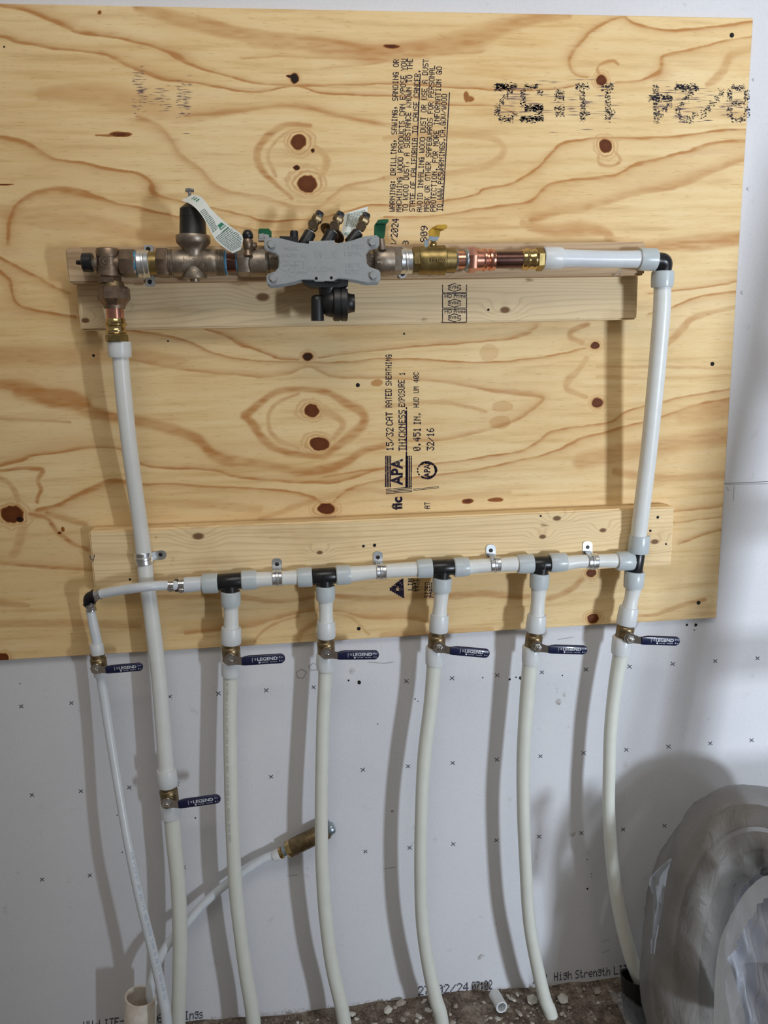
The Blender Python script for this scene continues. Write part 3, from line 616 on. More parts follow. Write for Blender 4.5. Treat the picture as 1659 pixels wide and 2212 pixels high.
# ================================================================== PIPES
def collar(parent, ax, t0, t1, h, mat='collar'):
    b = B(); w = t1-t0; ax.lathe(b, [(t0, h*.70), (t0, h*.93), (t0+w*.06, h), (t0+w*.55, h), (t0+w*.92, h*.97), (t1, h*.93), (t1, h*.70)], 40)
    return mk('expansion_ring', b, mat, parent=parent)
def pipe(label, pts, rings=(), mat='pex', name='plastic_pipe', group=None):
    b = B(); pipe_mesh(b, pts); o = mk(name, b, mat, label=label, cat='pipe', group=group, smooth=60)
    for (a, z, d, h, *mt) in rings:      # a, z: end pixels of the ring's axis
        ax = Ax(a, z, d); collar(o, ax, a[ax.k], z[ax.k], h, *(mt or ['collar']))
    return o
def tee(label, run0, run1, h, d, br=None, bh=13, ridge=True):
    b = B(); ax = Ax(run0, run1, d); t0, t1 = run0[ax.k], run1[ax.k]
    ax.lathe(b, [(t0-12, h*.7), (t0, h*.7), (t0, h*.93), (t0+2, h), (t1-2, h), (t1, h*.93), (t1, h*.7), (t1+12, h*.7)])
    if br:
        ax2 = Ax(br[0], br[1], d); k = ax2.k; ax2.lathe(b, [(br[0][k], bh), (br[1][k], bh), (br[1][k], bh*.8), (br[1][k]+(8 if br[1][k] > br[0][k] else -8), bh*.8)])
    if ridge and ax.k == 0:
        m_ = (t0+t1)/2; p = ax.at(m_); r = h*mpp(p); b.box(p+Vector((0, -r*.99, 0)), (.0012, 0, 0), (0, .0012, 0), (0, 0, r*.4))
    return mk('pipe_tee', b, 'black', label=label, cat='pipe fitting', group='black tees along the row of pipe')
DM = .0705
# the lower row, right to left
pipe('long white pipe rising on the right from the last tee to the black elbow',
     [(1431, 600, 18, .118), (1430, 660, 18.5, .116), (1424, 740, 18.5, .112), (1414, 850, 18, .104), (1402, 970, 17.5, .092), (1390, 1070, 17.5, .081), (1380, 1150, 17, .072), (1378, 1175, 16.5, DM)],
     [((1432, 586), (1430, 621), .118, 24), ((1378, 1194), (1382, 1156), DM, 22.5)])
pipe('short white pipe between the last two tees of the row, under the rightmost strap', [(1200, 1216, 15, DM), (1223, 1216, 16, DM), (1250, 1213, 14.5, DM), (1300, 1211, 14.5, DM), (1325, 1211, 15.5, DM), (1350, 1211, 16, DM)],
     [((1187, 1216), (1222, 1214), DM, 21), ((1367, 1211), (1332, 1212), DM, 21)])
pipe('short white pipe between the third and fourth tees from the left', [(990, 1226, 16, DM), (1012, 1225, 16, DM), (1040, 1222, 15, DM), (1080, 1220, 15, DM), (1110, 1218, 16, DM), (1140, 1217, 16, DM)],
     [((980, 1226), (1012, 1224), DM, 21), ((1151, 1217), (1118, 1219), DM, 21)])
pipe('long white pipe of the row between second and third tees, printed along its face', [(735, 1241, 16, DM), (760, 1240, 17, DM), (800, 1236, 15.5, DM), (850, 1232, 15.5, DM), (900, 1229, 16, DM), (920, 1228, 16, DM)],
     [((726, 1243), (757, 1241), DM, 21.5), ((933, 1227), (901, 1229), DM, 21)])
pipe('short white pipe between the first two tees from the left', [(530, 1254, 16, DM), (556, 1252, 16.5, DM), (590, 1250, 15.5, DM), (620, 1248, 15.5, DM), (645, 1247, 16.5, DM), (665, 1247, 16, DM)],
     [((522, 1254), (555, 1252), DM, 21.5), ((674, 1246), (643, 1248), DM, 21.5)])
pipe('stubby white pipe left of the first tee, ending at the black coupling', [(395, 1264, 16, DM), (405, 1263, 17, DM), (430, 1261, 16, DM), (455, 1260, 16, DM)], [((471, 1259), (438, 1261), DM, 22)], mat='pex_haze')
tee('last black tee on the right, running upright with the long right pipe', (1379, 1190), (1372, 1238), 15, DM, ((1376, 1213), (1362, 1213)), 14)
tee('fourth black tee from the left, glossy, above the second valve from the right', (1151, 1219.5), (1193, 1217.5), 17, DM, ((1170, 1222), (1168, 1243)), 15)
tee('third black tee from the left, in the middle of the row', (933, 1227), (982, 1224.5), 17.5, DM, ((957, 1230), (955.5, 1250)), 15)
tee('second black tee from the left in the row of pipe', (674, 1246), (725, 1243), 18, DM, ((702, 1250), (703, 1268)), 16)
tee('first black tee from the left in the row of pipe', (471, 1258.5), (524, 1254), 18, DM, ((497, 1262), (498, 1280)), 16)
STUB = [((498, 1277), (499, 1308), 21.5, (499, 1390), (499.5, 1355), 22, [(498.5, 1295, 16), (499, 1310, 16), (499.5, 1332, 15.5), (499.5, 1350, 16), (499.5, 1375, 16)], 'short upright white pipe between the first tee and its valve'),
        ((703, 1265), (703.5, 1296), 21, (704.5, 1377), (704, 1342), 20.5, [(703, 1285, 16), (703.5, 1298, 16), (704, 1318, 15), (704, 1340, 16), (704.5, 1365, 16)], 'short upright white pipe between the second tee and its valve'),
        ((955.5, 1248), (954, 1277), 21, (947, 1364), (950, 1327), 20.5, [(954, 1265, 16), (953.5, 1280, 16), (951.5, 1305, 15), (949.5, 1327, 16), (948, 1350, 16)], 'short upright white pipe between the third tee and its valve, printed lengthwise'),
        ((1166.5, 1238), (1164, 1270), 21, (1156, 1364), (1160, 1328), 21, [(1165, 1258, 16), (1164, 1272, 16.5), (1162, 1300, 15), (1160, 1327, 16), (1158, 1350, 16)], 'short upright white pipe between the fourth tee and its valve'),
        ((1371, 1234), (1368, 1269), 21.5, (1352, 1349), (1359, 1311), 21, [(1370, 1258, 16), (1368, 1272, 16.5), (1364, 1292, 15), (1360, 1310, 16), (1356, 1335, 16)], 'short curved white pipe between the last tee and the rightmost valve')]
for a, z, h, a2, z2, h2, pts, lab in STUB:
    pipe(lab, [(u, v, w, DM) for u, v, w in pts], [(a, z, DM, h), (a2, z2, DM, h2, 'collar_white')])
DROP = [([(498.5, 1440, 16, DM), (498, 1480, 15.7, DM), (497, 1560, 15, .072), (499, 1680, 15, .08), (501.5, 1777, 15, .085), (509, 1921, 15, .09), (521, 2030, 14.5, .09), (531, 2102, 15, .09), (548, 2211, 15.5, .09), (560, 2400, 15.5, .09)],
         ((499, 1427), (499, 1459), 21, 'collar_white'), 'white pipe with grey print down its left side, hanging from the second valve from left'),
        ([(703, 1425, 15, DM), (701.5, 1480, 14.7, DM), (697.5, 1560, 14.3, .072), (694, 1777, 14.2, .085), (698.5, 1921, 14.5, .09), (709, 2030, 14.6, .09), (720.5, 2102, 14.8, .09), (744, 2211, 15, .09), (762, 2400, 15, .09)],
         ((704, 1411), (703.5, 1446), 20.5, 'collar_white'), 'white scuffed pipe hanging from the third valve from the left, crossing the brass stub'),
        ([(939, 1410, 16, DM), (937.5, 1435, 16, DM), (931, 1516, 15.5, DM), (917, 1631, 15, .075), (910.5, 1747, 14, .085), (908.5, 1862, 14, .09), (911, 1978, 14, .09), (922, 2067, 14.3, .09), (940, 2154, 15, .09), (955, 2212, 15, .09), (975, 2400, 15, .09)],
         ((940.5, 1397), (939, 1434), 21, 'collar_white'), 'white pipe hanging from the middle valve, fourth blue handle from the left'),
        ([(1148, 1410, 17, DM), (1143, 1458, 16.8, DM), (1138, 1516, 16, DM), (1131, 1631, 15, .075), (1130.5, 1747, 14, .085), (1135, 1862, 13.5, .09), (1142, 1980, 13.5, .09), (1156, 2067, 13.8, .09), (1176, 2154, 14, .09), (1194, 2212, 14.3, .09), (1216, 2400, 14.5, .09)],
         ((1149.5, 1395), (1147.5, 1433), 21, 'collar_white'), 'white pipe hanging from the second valve from the right'),
        ([(1343, 1390, 17, DM), (1341, 1412, 17, DM), (1329, 1482, 15, DM), (1319, 1576, 14, .075), (1316, 1660, 13.5, .08), (1315, 1738, 13.2, .085), (1319, 1821, 13.6, .09), (1327.5, 1904, 14, .09), (1342, 1987, 14.5, .095), (1364, 2070, 15, .1), (1389, 2136, 15, .105), (1400, 2160, 15, .11)],
         ((1345, 1375), (1341, 1412), 21.5, 'collar_white'), 'white pipe bowing down from the rightmost valve into the black sleeve')]
drops = [pipe(lab, pts, [(a[0], a[1], DM, a[2], a[3])], mat='pex_dusty', name='plastic_pipe') for pts, a, lab in DROP]
DB = .069
bigp = pipe('long thick white pipe from the brass adapter past the left strap to the lowest valve',
     [(259, 745, 17, .118), (261, 780, 17.5, .118), (268, 860, 17.5, .114), (279, 960, 17, .104), (291, 1050, 16.5, .09), (302, 1130, 16.5, .076), (311, 1200, 16.5, DB), (316, 1250, 16.5, DB), (326, 1320, 16.5, DB), (336, 1400, 16.5, DB), (345, 1480, 16.5, .07), (352, 1570, 16.5, .072), (358, 1645, 16.5, .074), (360, 1685, 16.5, .075)],
     [((257.5, 738), (259.5, 772), .118, 25, 'collar_white'), ((363.5, 1697), (359, 1662), .075, 21.5, 'collar_white')])
lowp = pipe('thick white pipe below the lowest valve, running to the floor on the left', [(369, 1745, 17, .076), (372, 1775, 17, .077), (377, 1830, 16.5, .08), (384, 1900, 16, .083), (388, 1980, 16, .086), (389, 2060, 16, .088), (387, 2140, 15.6, .09), (385, 2212, 15.5, .09), (383, 2400, 15.5, .09)],
     [((367, 1733), (369, 1765), .076, 21, 'collar_white')], mat='pex_dusty')
DS = .112
pipe('small white pipe crossing in front of the thick left pipe', [(207, 1286, 9.5, .085), (222, 1282, 10, .088), (260, 1275, 10.5, .10), (310, 1268, 10.5, DS), (350, 1265, 10.5, .10), (380, 1264.5, 10, .085)], mat='pex_haze')
b = B(); ax = Ax((376, 1265), (387, 1264.5), .078); ax.lathe(b, [(370, 8), (379, 8), (379, 14), (384, 14), (384, 8), (398, 8)]); 
cpl = mk('pipe_coupling', b, 'black', label='small black coupling between two crimp clamps left of the first tee', cat='pipe fitting')
def crimp(lab, a, z, h, d):
    ax = Ax(a, z, d); k = ax.k; t0, t1 = a[k], z[k]; b = B(); ax.lathe(b, [(t0, h-1.2), (t0, h), (t0+(t1-t0)*.3, h), (t0+(t1-t0)*.4, h-1), (t0+(t1-t0)*.6, h-1), (t0+(t1-t0)*.7, h), (t1, h), (t1, h-1.2)])
    o = mk('crimp_clamp', b, 'chrome', label=lab, cat='clamp', group='small steel crimp clamps at the left'); p = ax.at((t0+t1)/2); m_ = mpp(p)
    T = ax.D; U = frame(T)[1]
    b = B(); c = p+Vector((0, -1, 0))*h*m_*.9+(Vector((0, 0, -1)) if k == 0 else Vector((.3, 0, 0)))*h*m_*.45; b.box(c, T*abs(t1-t0)*m_*.35, Vector((0, -.004, 0)), (Vector((0, 0, .003)) if k == 0 else Vector((.003, 0, 0)))); mk('crimp_ear', b, 'chrome', parent=o, bev=.0008)
crimp('steel crimp clamp on the small crossing pipe, left of the black coupling', (364, 1265), (375.5, 1265), 12.8, .093)
crimp('steel crimp clamp on the thicker stubby pipe, right of the black coupling', (387, 1264.5), (399, 1264), 17.5, .074)
crimp('steel crimp clamp at the right mouth of the small black elbow', (205, 1286), (217, 1283), 12.5, .086)
crimp('steel crimp clamp hanging below the small black elbow', (195, 1304), (197, 1319), 11.5, .08)
b = B(); q = crv([(212, 1284, 11, .086), (203, 1286, 11, .084), (194, 1290, 11.5, .082), (191, 1298, 11, .08), (193, 1309, 10, .08)], 6); W_ = [P(*p[[0, 1, 3]]) for p in q]; b.tube(W_, [p[2]*mpp(w) for p, w in zip(q, W_)], 22)
for a, z, d in (((202, 1287), (205, 1286), .085), ((193, 1301), (194, 1304), .08)):
    ax = Ax(a, z, d); ax.lathe(b, [(a[ax.k], 14), (z[ax.k], 14)])
mk('pipe_elbow', b, 'black', label='small black elbow at the far left end of the lower row', cat='pipe fitting')
pipe('short small white pipe with blue print between small elbow and leftmost valve', [(195, 1312, 9, .08), (199, 1335, 10, .08), (204, 1360, 10.5, .08), (209, 1385, 10.5, .08), (211, 1405, 10.5, .08)], [((212, 1415), (208, 1390), .08, 14.5, 'collar_white')], mat='pex_haze')
thin = pipe('thin white pipe slanting down from the leftmost valve, with pale blue print', [(216, 1445, 10.5, .08), (222, 1485, 10.5, .08), (236.5, 1581, 10, .09), (256, 1701, 9.6, .11), (277, 1822, 9.5, .135), (302, 1942, 10, .155), (332, 2064, 10.5, .165), (351, 2149, 10.8, .17), (361, 2212, 11, .175), (375, 2400, 11, .18)],
     [((214.5, 1441), (217, 1461), .08, 13.5, 'collar_white')], mat='pex_haze')
# print on pipes: ink lying on the pipe's own front surface
def pipe_print(parent, pts, side, txts, hh, mat, v0, v1):
    q = crv(pts, 16); q = [p for p in q if min(v0, v1)-60 < p[1] < max(v0, v1)+60]
    W_ = [(P(*p[[0, 1, 3]]), p[2]) for p in q]; b = B(); vs = [p[1] for p in q]
    def surf(v, off):      # off: fraction of the radius from the axis
        i = min(max(int(np.searchsorted(vs, v))-1, 0), len(q)-2); w = (v-vs[i])/(vs[i+1]-vs[i]); c = W_[i][0].lerp(W_[i+1][0], w); r = (W_[i][1]*(1-w)+W_[i+1][1]*w)*mpp(c)
        V = (CAM-c).normalized(); T = (W_[i+1][0]-W_[i][0]).normalized(); V = (V-T*V.dot(T)).normalized(); Rr = T.cross(V); Rr = Rr if Rr.x > 0 else -Rr
        return c+(Rr*off+V*math.sqrt(max(0, 1-off*off)))*(r*1.012)
    v = v0; cell = hh*q[0][2]/7
    for t_ in txts:
        for ch in t_:
            g = GL.get(ch) or GL.get(ch.upper())
            if g:
                for r in range(7):
                    row = int(g[2*r:2*r+2], 16)
                    for c in range(5):
                        if row >> (4-c) & 1:
                            a0 = side-hh/2+hh*r/7; vv = v-c*cell*.8
                            b.add([surf(vv, a0), surf(vv-cell*.8, a0), surf(vv-cell*.8, a0+hh/7.5), surf(vv, a0+hh/7.5)], [(0, 1, 2, 3)])
            v -= cell*5.2
            if v < v0-(v1-v0)-1e6: break
        v -= cell*7
    mk('printed_lettering', b, mat, parent=parent, smooth=0)
TP = 'UPONOR AQUAPEX 1 IN NSF PW PEX 5006 SDR9 '.replace('UPONOR AQUAPEX ', '')
pipe_print(drops[0], DROP[0][0], -.42, ['CNUS PW-RE PEX5306', '1 IN NSF-PW U.P. CODE', 'ASTM F876 F877 F2023', 'CSA B137.5', 'POTABLE PW G SDR9'], .34, 'grey_print', 1810, 1470)
pipe_print(thin, [(236.5, 1581, 10, .09), (256, 1701, 9.6, .11), (277, 1822, 9.5, .135), (302, 1942, 10, .155), (332, 2064, 10.5, .165), (351, 2149, 10.8, .17), (361, 2212, 11, .175)], .35, ['CSA B137 PEX', 'ASTM F876 1/2', 'NSF PW 100PSI', 'PEX5306 SDR9', 'U.P. CODE 180F', 'CSA B137.5', 'ASTM'], .55, 'blue_print', 2190, 1600)

# ------------------------------------------------------------------ shut-off valves (built once, copied)
def local_mesh(name, b, mat, parent, smooth=35, bev=0):
    ORG[parent.name] = Vector((0, 0, 0)); return mk(name, b, mat, parent=parent, smooth=smooth, bev=bev)
def make_valve():
    root = bpy.data.objects.new('shutoff_valve', None); COL.objects.link(root); ORG[root.name] = Vector((0, 0, 0))
    b = B(); b.lathe((0, 0, 0), (0, 0, 1), [(-.026, .012), (-.021, .012), (-.021, .0165), (-.017, .0178), (.008, .0182), (.010, .0175), (.012, .0160), (.021, .0168), (.021, .012), (.028, .012)], 36)
    b.lathe((0, 0, -.006), (0, -1, 0), [(0, .0125), (.019, .0125), (.020, .0105), (.025, .0095)], 28); local_mesh('valve_body', b, 'brass_body', root)
    h = bpy.data.objects.new('h', None)
    hd = B()
    hd.lathe((0, 0, 0), (0, -1, 0), [(.024, .0115), (.0265, .0115)], 6, .3)
    out = [(-.011, -.006), (-.013, .004), (-.006, .012), (.002, .013), (.010, .0085), (.018, .0065), (.026, .0075), (.034, .0085), (.034, -.0085), (.024, -.0085), (.010, -.0095), (-.004, -.011)]
    yy = lambda x: -.0265-(.006*min(1, max(0, (x-.012)/.012)))
    hd.prism([(x, yy(x)-.002, z) for x, z in out], [(x, yy(x), z) for x, z in out])
    hobj = local_mesh('handle', hd, 'chrome', root, bev=.0005); 
    b = B(); b.hexp((0, 0, 0), (0, -1, 0), .0285, .0345, .0082, .2); b.lathe((0, 0, 0), (0, -1, 0), [(.0345, .005), (.0375, .0045), (.0378, .002)], 16); local_mesh('handle_nut', b, 'chrome', root)
    o2 = []
    L0, L1, H = .022, .106, .0098
    for k in range(13): a = -math.pi/2+math.pi*k/12; o2.append((L1-H+H*math.cos(a), H*math.sin(a)))
    o2 += [(L0+.014, H), (L0+.004, H*.8), (L0, H*.62), (L0, -H*.9), (L0+.006, -H), ]
    b = B(); fy = lambda x: -.0345; n = len(o2)
    cen = ((L0+L1)/2, 0)
    ins = [(x+(cen[0]-x)*.02, z*.84) for x, z in o2]
    v = [(x, -.0362, z) for x, z in ins]+[(x, -.0345, z) for x, z in o2]+[(x, -.0318, z) for x, z in o2]+[(x, -.0305, z) for x, z in ins]; f = [tuple(range(n)), tuple(range(4*n-1, 3*n-1, -1))]
    for r in range(3): f += [(r*n+j, (r+1)*n+j, (r+1)*n+(j+1) % n, r*n+(j+1) % n) for j in range(n)]
    b.add(v, f); local_mesh('handle_grip', b, 'navy', hobj, 50)
    b = B(); put_text(b, 'LEGEND', (.052, -.0364, -.0012), (1, 0, 0), (0, 0, 1), .0094, bold=.00018, xs=1.12)
    for k in range(2): z0 = .0042-k*.0024; 
    for z0 in (.0046, .0022): b.add([(.0472, -.0364, z0), (.0488, -.0364, z0-.0016), (.0504, -.0364, z0), (.0504, -.0364, z0-.0010), (.0488, -.0364, z0-.0026), (.0472, -.0364, z0-.0010)], [(0, 1, 4, 5), (1, 2, 3, 4)])
    for x, up in ((.0955, 1), (.0955, -1)):
        z0 = .0038*up+.0002; b.add([(x-.001, -.0364, z0), (x+.001, -.0364, z0), (x, -.0364, z0+.0022*up)], [(0, 1, 2)]); b.add([(x-.0004, -.0364, z0), (x+.0004, -.0364, z0), (x+.0004, -.0364, z0-.0016*up), (x-.0004, -.0364, z0-.0016*up)], [(0, 1, 2, 3)])
    put_text(b, 'ON', (.0975, -.0364, .0028), (1, 0, 0), (0, 0, 1), .0026); put_text(b, 'OFF', (.0975, -.0364, -.0048), (1, 0, 0), (0, 0, 1), .0024)
    put_text(b, 'LEAD FREE', (.0605, -.0364, -.0056), (1, 0, 0), (0, 0, 1), .0027); put_text(b, 'MFR 600 PSI', (.077, -.0364, -.0056), (1, 0, 0), (0, 0, 1), .0026)
    put_text(b, 'T-2000NL', (.044, -.0364, -.004), (0, 0, 1), (-1, 0, 0), .0024)
    bb = [(.0565+.0019*math.cos(k*math.pi/6), -.0364, -.0048+.0019*math.sin(k*math.pi/6)) for k in range(12)]; b.add(bb, [tuple(range(12))])
    local_mesh('handle_lettering', b, 'print_white', hobj, 0)
    return root
def copy_tree(o, parent=None):
    c = o.copy(); COL.objects.link(c); c.parent = parent
    for ch in list(o.children): copy_tree(ch, c)
    return c
proto = make_valve()
VAL = [((213, 1431), (0, 1390), .080, .86, .055, -.06, 'leftmost and smallest blue-handled valve, below the small black elbow'),
       ((499.3, 1409), 0, DM, 1.03, .0, -.035, 'blue-handled valve second from the left, below the first tee'),
       ((704.3, 1396.5), 0, DM, 1., .0, .02, 'blue-handled valve third from the left, below the second tee'),
       ((943.7, 1384), 0, DM, 1., -.09, .12, 'blue-handled valve in the middle with its handle sloping down, below the third tee'),
       ((1153, 1383), 0, DM, 1., -.11, .06, 'blue-handled valve below the glossy fourth tee, second from the right'),
       ((1350, 1364), 0, DM, 1.02, -.17, .06, 'rightmost blue-handled valve, its handle over bare drywall'),
       ((365, 1715), 0, .0755, 1.03, .06, -.10, 'lowest blue-handled valve, by itself on the thick left pipe')]
for i, (p, _, d, sc, tilt, ha, lab) in enumerate(VAL):
    o = proto if i == 0 else copy_tree(proto)
    o.location = P(p[0], p[1], d); o.scale = (sc,)*3; o.rotation_euler = (0, -tilt, 0)
    for ch in o.children:
        if ch.name.startswith('handle'):
            ch.location = (.0, 0, -.006)
            if not ch.name.startswith('handle_nut'): ch.rotation_euler = (0, tilt+ha+.035, 0)
    tag(o, lab, 'valve', 'blue-handled shut-off valves')

# ------------------------------------------------------------------ straps
def strap(lab, a, z, d, h, tabs, tabd, group):
    ax = Ax(a, z, d); k = ax.k; t0, t1 = a[k], z[k]; w = t1-t0
    b = B(); ax.lathe(b, [(t0, h-1.5), (t0, h), (t0+w*.06, h+1.2), (t0+w*.36, h+.6), (t0+w*.42, h+2.2), (t0+w*.58, h+2.2), (t0+w*.64, h+.6), (t0+w*.94, h+1.2), (t1, h), (t1, h-1.5)], 40)
    o = mk('pipe_strap', b, 'zinc', label=lab, cat='pipe strap', group=group)
    for (tb, sc, foot) in tabs:
        b = B(); b.ext(tb, tabd+.0022, .0018, .0004)
        if foot:      # sloping web between the tab and the band
            (fa, fb), (ga, gb) = foot; q = [P(*fa, tabd+.002), P(*fb, tabd+.002), P(*gb, d+.012), P(*ga, d+.012)]; b.prism(q, [x+Vector((0, .0015, 0)) for x in q])
        tbo = mk('strap_tab', b, 'zinc', parent=o)
        c = P(sc[0], sc[1], tabd+.0022); b = B(); b.lathe(c, (0, -1, 0), [(0, .0042), (.0012, .0040), (.002, .003), (.002, .0014), (.0008, .0012)], 18); mk('screw_head', b, 'black_satin', parent=tbo)
    return o
def tabup(u0, u1, v0, v1):
    r = (u1-u0)/2; return [(u0, v1), (u1, v1), (u1, v0+r*.6)]+[((u0+u1)/2+r*math.cos(a), v0+r*.6-r*.6*math.sin(a)) for a in (.5, 1.0, 1.57, 2.1, 2.6)]+[(u0, v0+r*.6)]
GS = 'one-hole straps along the lower board'
for u0, u1, vc, tu0, tu1, tv, lab in ((588, 610, 1249, 588, 609, 1206, 'leftmost upright zinc strap on the lower row, between first and second tees'), (812, 834, 1235, 806, 827, 1191, 'upright zinc strap between second and third tees'),
                                 (1058, 1080, 1219, 1050, 1071, 1176, 'upright zinc strap between third and fourth tees'), (1268, 1290, 1213, 1259, 1280, 1169, 'rightmost upright zinc strap, near the last tee')):
    strap(lab, (u0, vc), (u1, vc-.8), DM, 16.2, [(tabup(tu0, tu1, tv, vc-16), ((tu0+tu1)/2, tv+13), ((((tu0+4), vc-22), (tu1-1, vc-22)), ((u0+3, vc-12), (u1-3, vc-12))))], .050, GS)
strap('sideways zinc strap holding the thick left pipe to the lower board', (308, 1192), (312, 1219), DB, 17.2, [([(332, 1192), (350, 1188.5), (357, 1191), (360, 1198), (357, 1206), (350, 1209), (332, 1210)], (347, 1198), (((334, 1192), (334, 1210)), ((322, 1196), (322, 1214))))], .050, GS)

# ================================================================== UPPER ASSEMBLY
DA = .124; AX = Ax((230, 570), (1400, 558), DA)
# angle strainer valve at the far left
s0 = empty('angle_valve', P(232, 612, DA), 'bronze angle valve with a black knob at the left end of the assembly', 'valve')
b = B(); v = Ax((233, 537), (236, 600), DA); v.lathe(b, [(536, 20), (538, 24), (541, 25.5), (556, 25), (557, 24), (574, 24), (575, 25.5), (597, 26), (600, 22), (612, 19)])
AX.lathe(b, [(236, 20), (262, 20), (268, 25)]); mk('valve_body', b, 'bronze', parent=s0)
b = B(); AX.hex(b, 261, 296, 29, ang=.3); mk('hex_nut', b, 'bronze', parent=s0)
b = B(); v.hex(b, 598, 613, 25, ang=0); mk('hex_nut', b, 'bronze_dark', parent=s0)
b = B(); AX.lathe(b, [(196, 12), (198, 13), (212, 14)]); mk('stem', b, 'bronze_grey', parent=s0)
b = B(); kx = Ax((160, 567), (206, 567), DA); kx.lathe(b, [(178, 17), (180, 20), (198, 20.5), (201, 18)], 18); kx.lathe(b, [(165, 4.5), (179, 6)], 16); mk('knob', b, 'black', parent=s0)
b = B(); c = P(226, 564, DA+.026); put_text(b, 'C', c+Vector((-.004, 0, -.004)), (1, 0, 0), (0, 0, 1), .012, .0006)
bb = [(c+Vector((.0085*math.cos(a), -.0003, .0085*math.sin(a)))) for a in np.linspace(0, 2*math.pi, 21)]; b.tube(bb[:-1], .0006, 6, closed=True); mk('cast_lettering', b, 'bronze_grey', parent=s0)
# union dropping from the angle valve
s1 = empty('brass_union', P(246, 668, DA), 'bronze hexagonal union nut hanging under the angle valve at far left', 'union')
vx = Ax((244, 612), (253, 738), DA)
b = B(); vx.lathe(b, [(608, 22), (620, 24), (622, 26), (626, 26)]); mk('collar', b, 'brass_body', parent=s1)
b = B(); p_ = vx.prof([(619, 30), (625, 35), (646, 35), (660, 24)]); b.lathe(vx.p0, vx.D, p_, 8, .39); mk('union_nut', b, 'bronze', parent=s1)
b = B(); vx.lathe(b, [(655, 24), (664, 22.5), (667, 22)]); mk('sleeve', b, 'bronze', parent=s1)
b = B(); vx.lathe(b, [(664, 18.5), (696, 18.5)]); o = mk('copper_pipe', b, 'copper', label='short upright copper pipe under the left union', cat='pipe')
def pexadapter(lab, ax, pr, nut, nh):
    b = B(); ax.lathe(b, pr); o = mk('pipe_adapter', b, 'brass', label=lab, cat='pipe fitting', group='shiny brass press adapters'); b = B(); ax.hex(b, *nut, nh, ang=.1); mk('hex_collar', b, 'brass_dull', parent=o)
pexadapter('shiny upright brass adapter above the thick left pipe', vx, [(688, 19), (690, 20.5), (697, 21), (699, 23), (703, 23), (705, 19.5), (711, 19.5), (714, 21.5), (717, 21), (720, 22), (722, 20)], (723, 738), 24)
# strap 1, nuts
GU = 'two-hole straps on the top board'
def tabv(u0, u1, v0, v1): return [(u0, v0), (u0+3, v0-2), (u1-3, v0-2), (u1, v0), (u1, v1), (u1-3, v1+2), (u0+3, v1+2), (u0, v1)]
strap('wide zinc two-hole strap at the left of the regulator', (298, 571), (324, 570.5), DA, 27.5, [(tabv(310, 331, 531, 548), (320, 538), (((311, 546), (330, 546)), ((302, 552), (322, 552)))), (tabv(314, 335, 597, 617), (324, 609), (((315, 600), (334, 600)), ((304, 590), (324, 590))))], .088, GU)
strap('wide zinc two-hole strap left of the yellow-handled valve', (864, 565), (890, 564.5), DA, 25, [([(856, 536), (862, 533), (872, 534), (880, 540), (884, 549), (868, 549)], (865, 538), (((868, 549), (884, 549)), ((868, 552), (886, 552)))), ([(862, 586), (878, 586), (880, 593), (873, 601), (865, 602), (860, 596)], (870, 592), (((862, 586), (878, 586)), ((868, 580), (886, 580))))], .088, GU)
b = B(); AX.lathe(b, [(290, 24), (293, 26.5), (298, 26.5), (300, 24)]); AX.lathe(b, [(326, 23), (333, 23)]); s0t = mk('thread_sealant', b, 'teal', parent=s0)
b = B(); AX.lathe(b, [(290, 20), (344, 24.5)]); AX.lathe(b, [(324, 24.5), (343, 24.5)]); u1 = mk('brass_nipple', b, 'brass_dull', label='brass nipple running through the left two-hole strap', cat='pipe fitting')
b = B(); AX.hex(b, 340, 366, 31, ang=.35); u2 = mk('union_nut', b, 'bronze', label='bronze union nut between left strap and regulator', cat='nut')
# pressure regulator
rg = empty('pressure_regulator', P(420, 610, DA), 'bronze pressure regulator with tall black bell housing and top bolt', 'regulator')
b = B(); AX.thread(b, 363, 374, 29.5, 3); AX.lathe(b, [(372, 26), (376, 28), (400, 28), (412, 25), (432, 25), (440, 28), (458, 29), (466, 28), (470, 27)]); AX.thread(b, 467, 486, 28.5, 6)
vr = Ax((417, 508), (421, 604), DA); vr.lathe(b, [(507, 30), (509, 36), (513, 37), (524, 36.5), (529, 33), (534, 27), (541, 23), (552, 22.5), (570, 23), (586, 24), (594, 26), (601, 26), (603, 23), (603, 10), (609, 10), (610, 8)], 44)
mk('valve_body', b, 'bronze_grey', parent=rg)
vb = Ax((415.5, 440), (417, 510), DA)
b = B(); vb.lathe(b, [(509, 30), (505, 28.5), (474, 27.5), (468, 27)], 40); b2_ = vb.prof([(470, 28.5), (452, 27.5), (440, 14), (437, 11)]); b.lathe(vb.p0, vb.D, b2_, 12, .1); mk('bell_housing', b, 'black_satin', parent=rg)
bt = Ax((409, 408), (411, 442), DA)
b = B(); bt.lathe(b, [(410, 4), (442, 4)], 16); bt.hex(b, 408, 416, 10); bt.hex(b, 427, 434, 10); mk('adjusting_bolt', b, 'chrome', parent=rg)
b = B(); c = P(405, 594, DA+.026); put_text(b, 'NR3XL', c+Vector((0, -.004, 0)), (1, 0, 0), (0, 0, 1), .0085, .0006, xs=.95)
for tx, u, v_ in (('K', 412, 548), ('L', 407, 556), ('I', 420, 558), ('T', 415, 565), ('W', 393, 574), ('I', 396, 562), ('NH8', 436, 564), ('S', 437, 575)): c = P(u, v_, DA+.0335 if 400 < u < 430 else DA+.0315); put_text(b, tx, c, (1, 0, 0), (0, 0, 1), .0085, .0012)
mk('cast_lettering', b, 'bronze_grey', parent=rg)
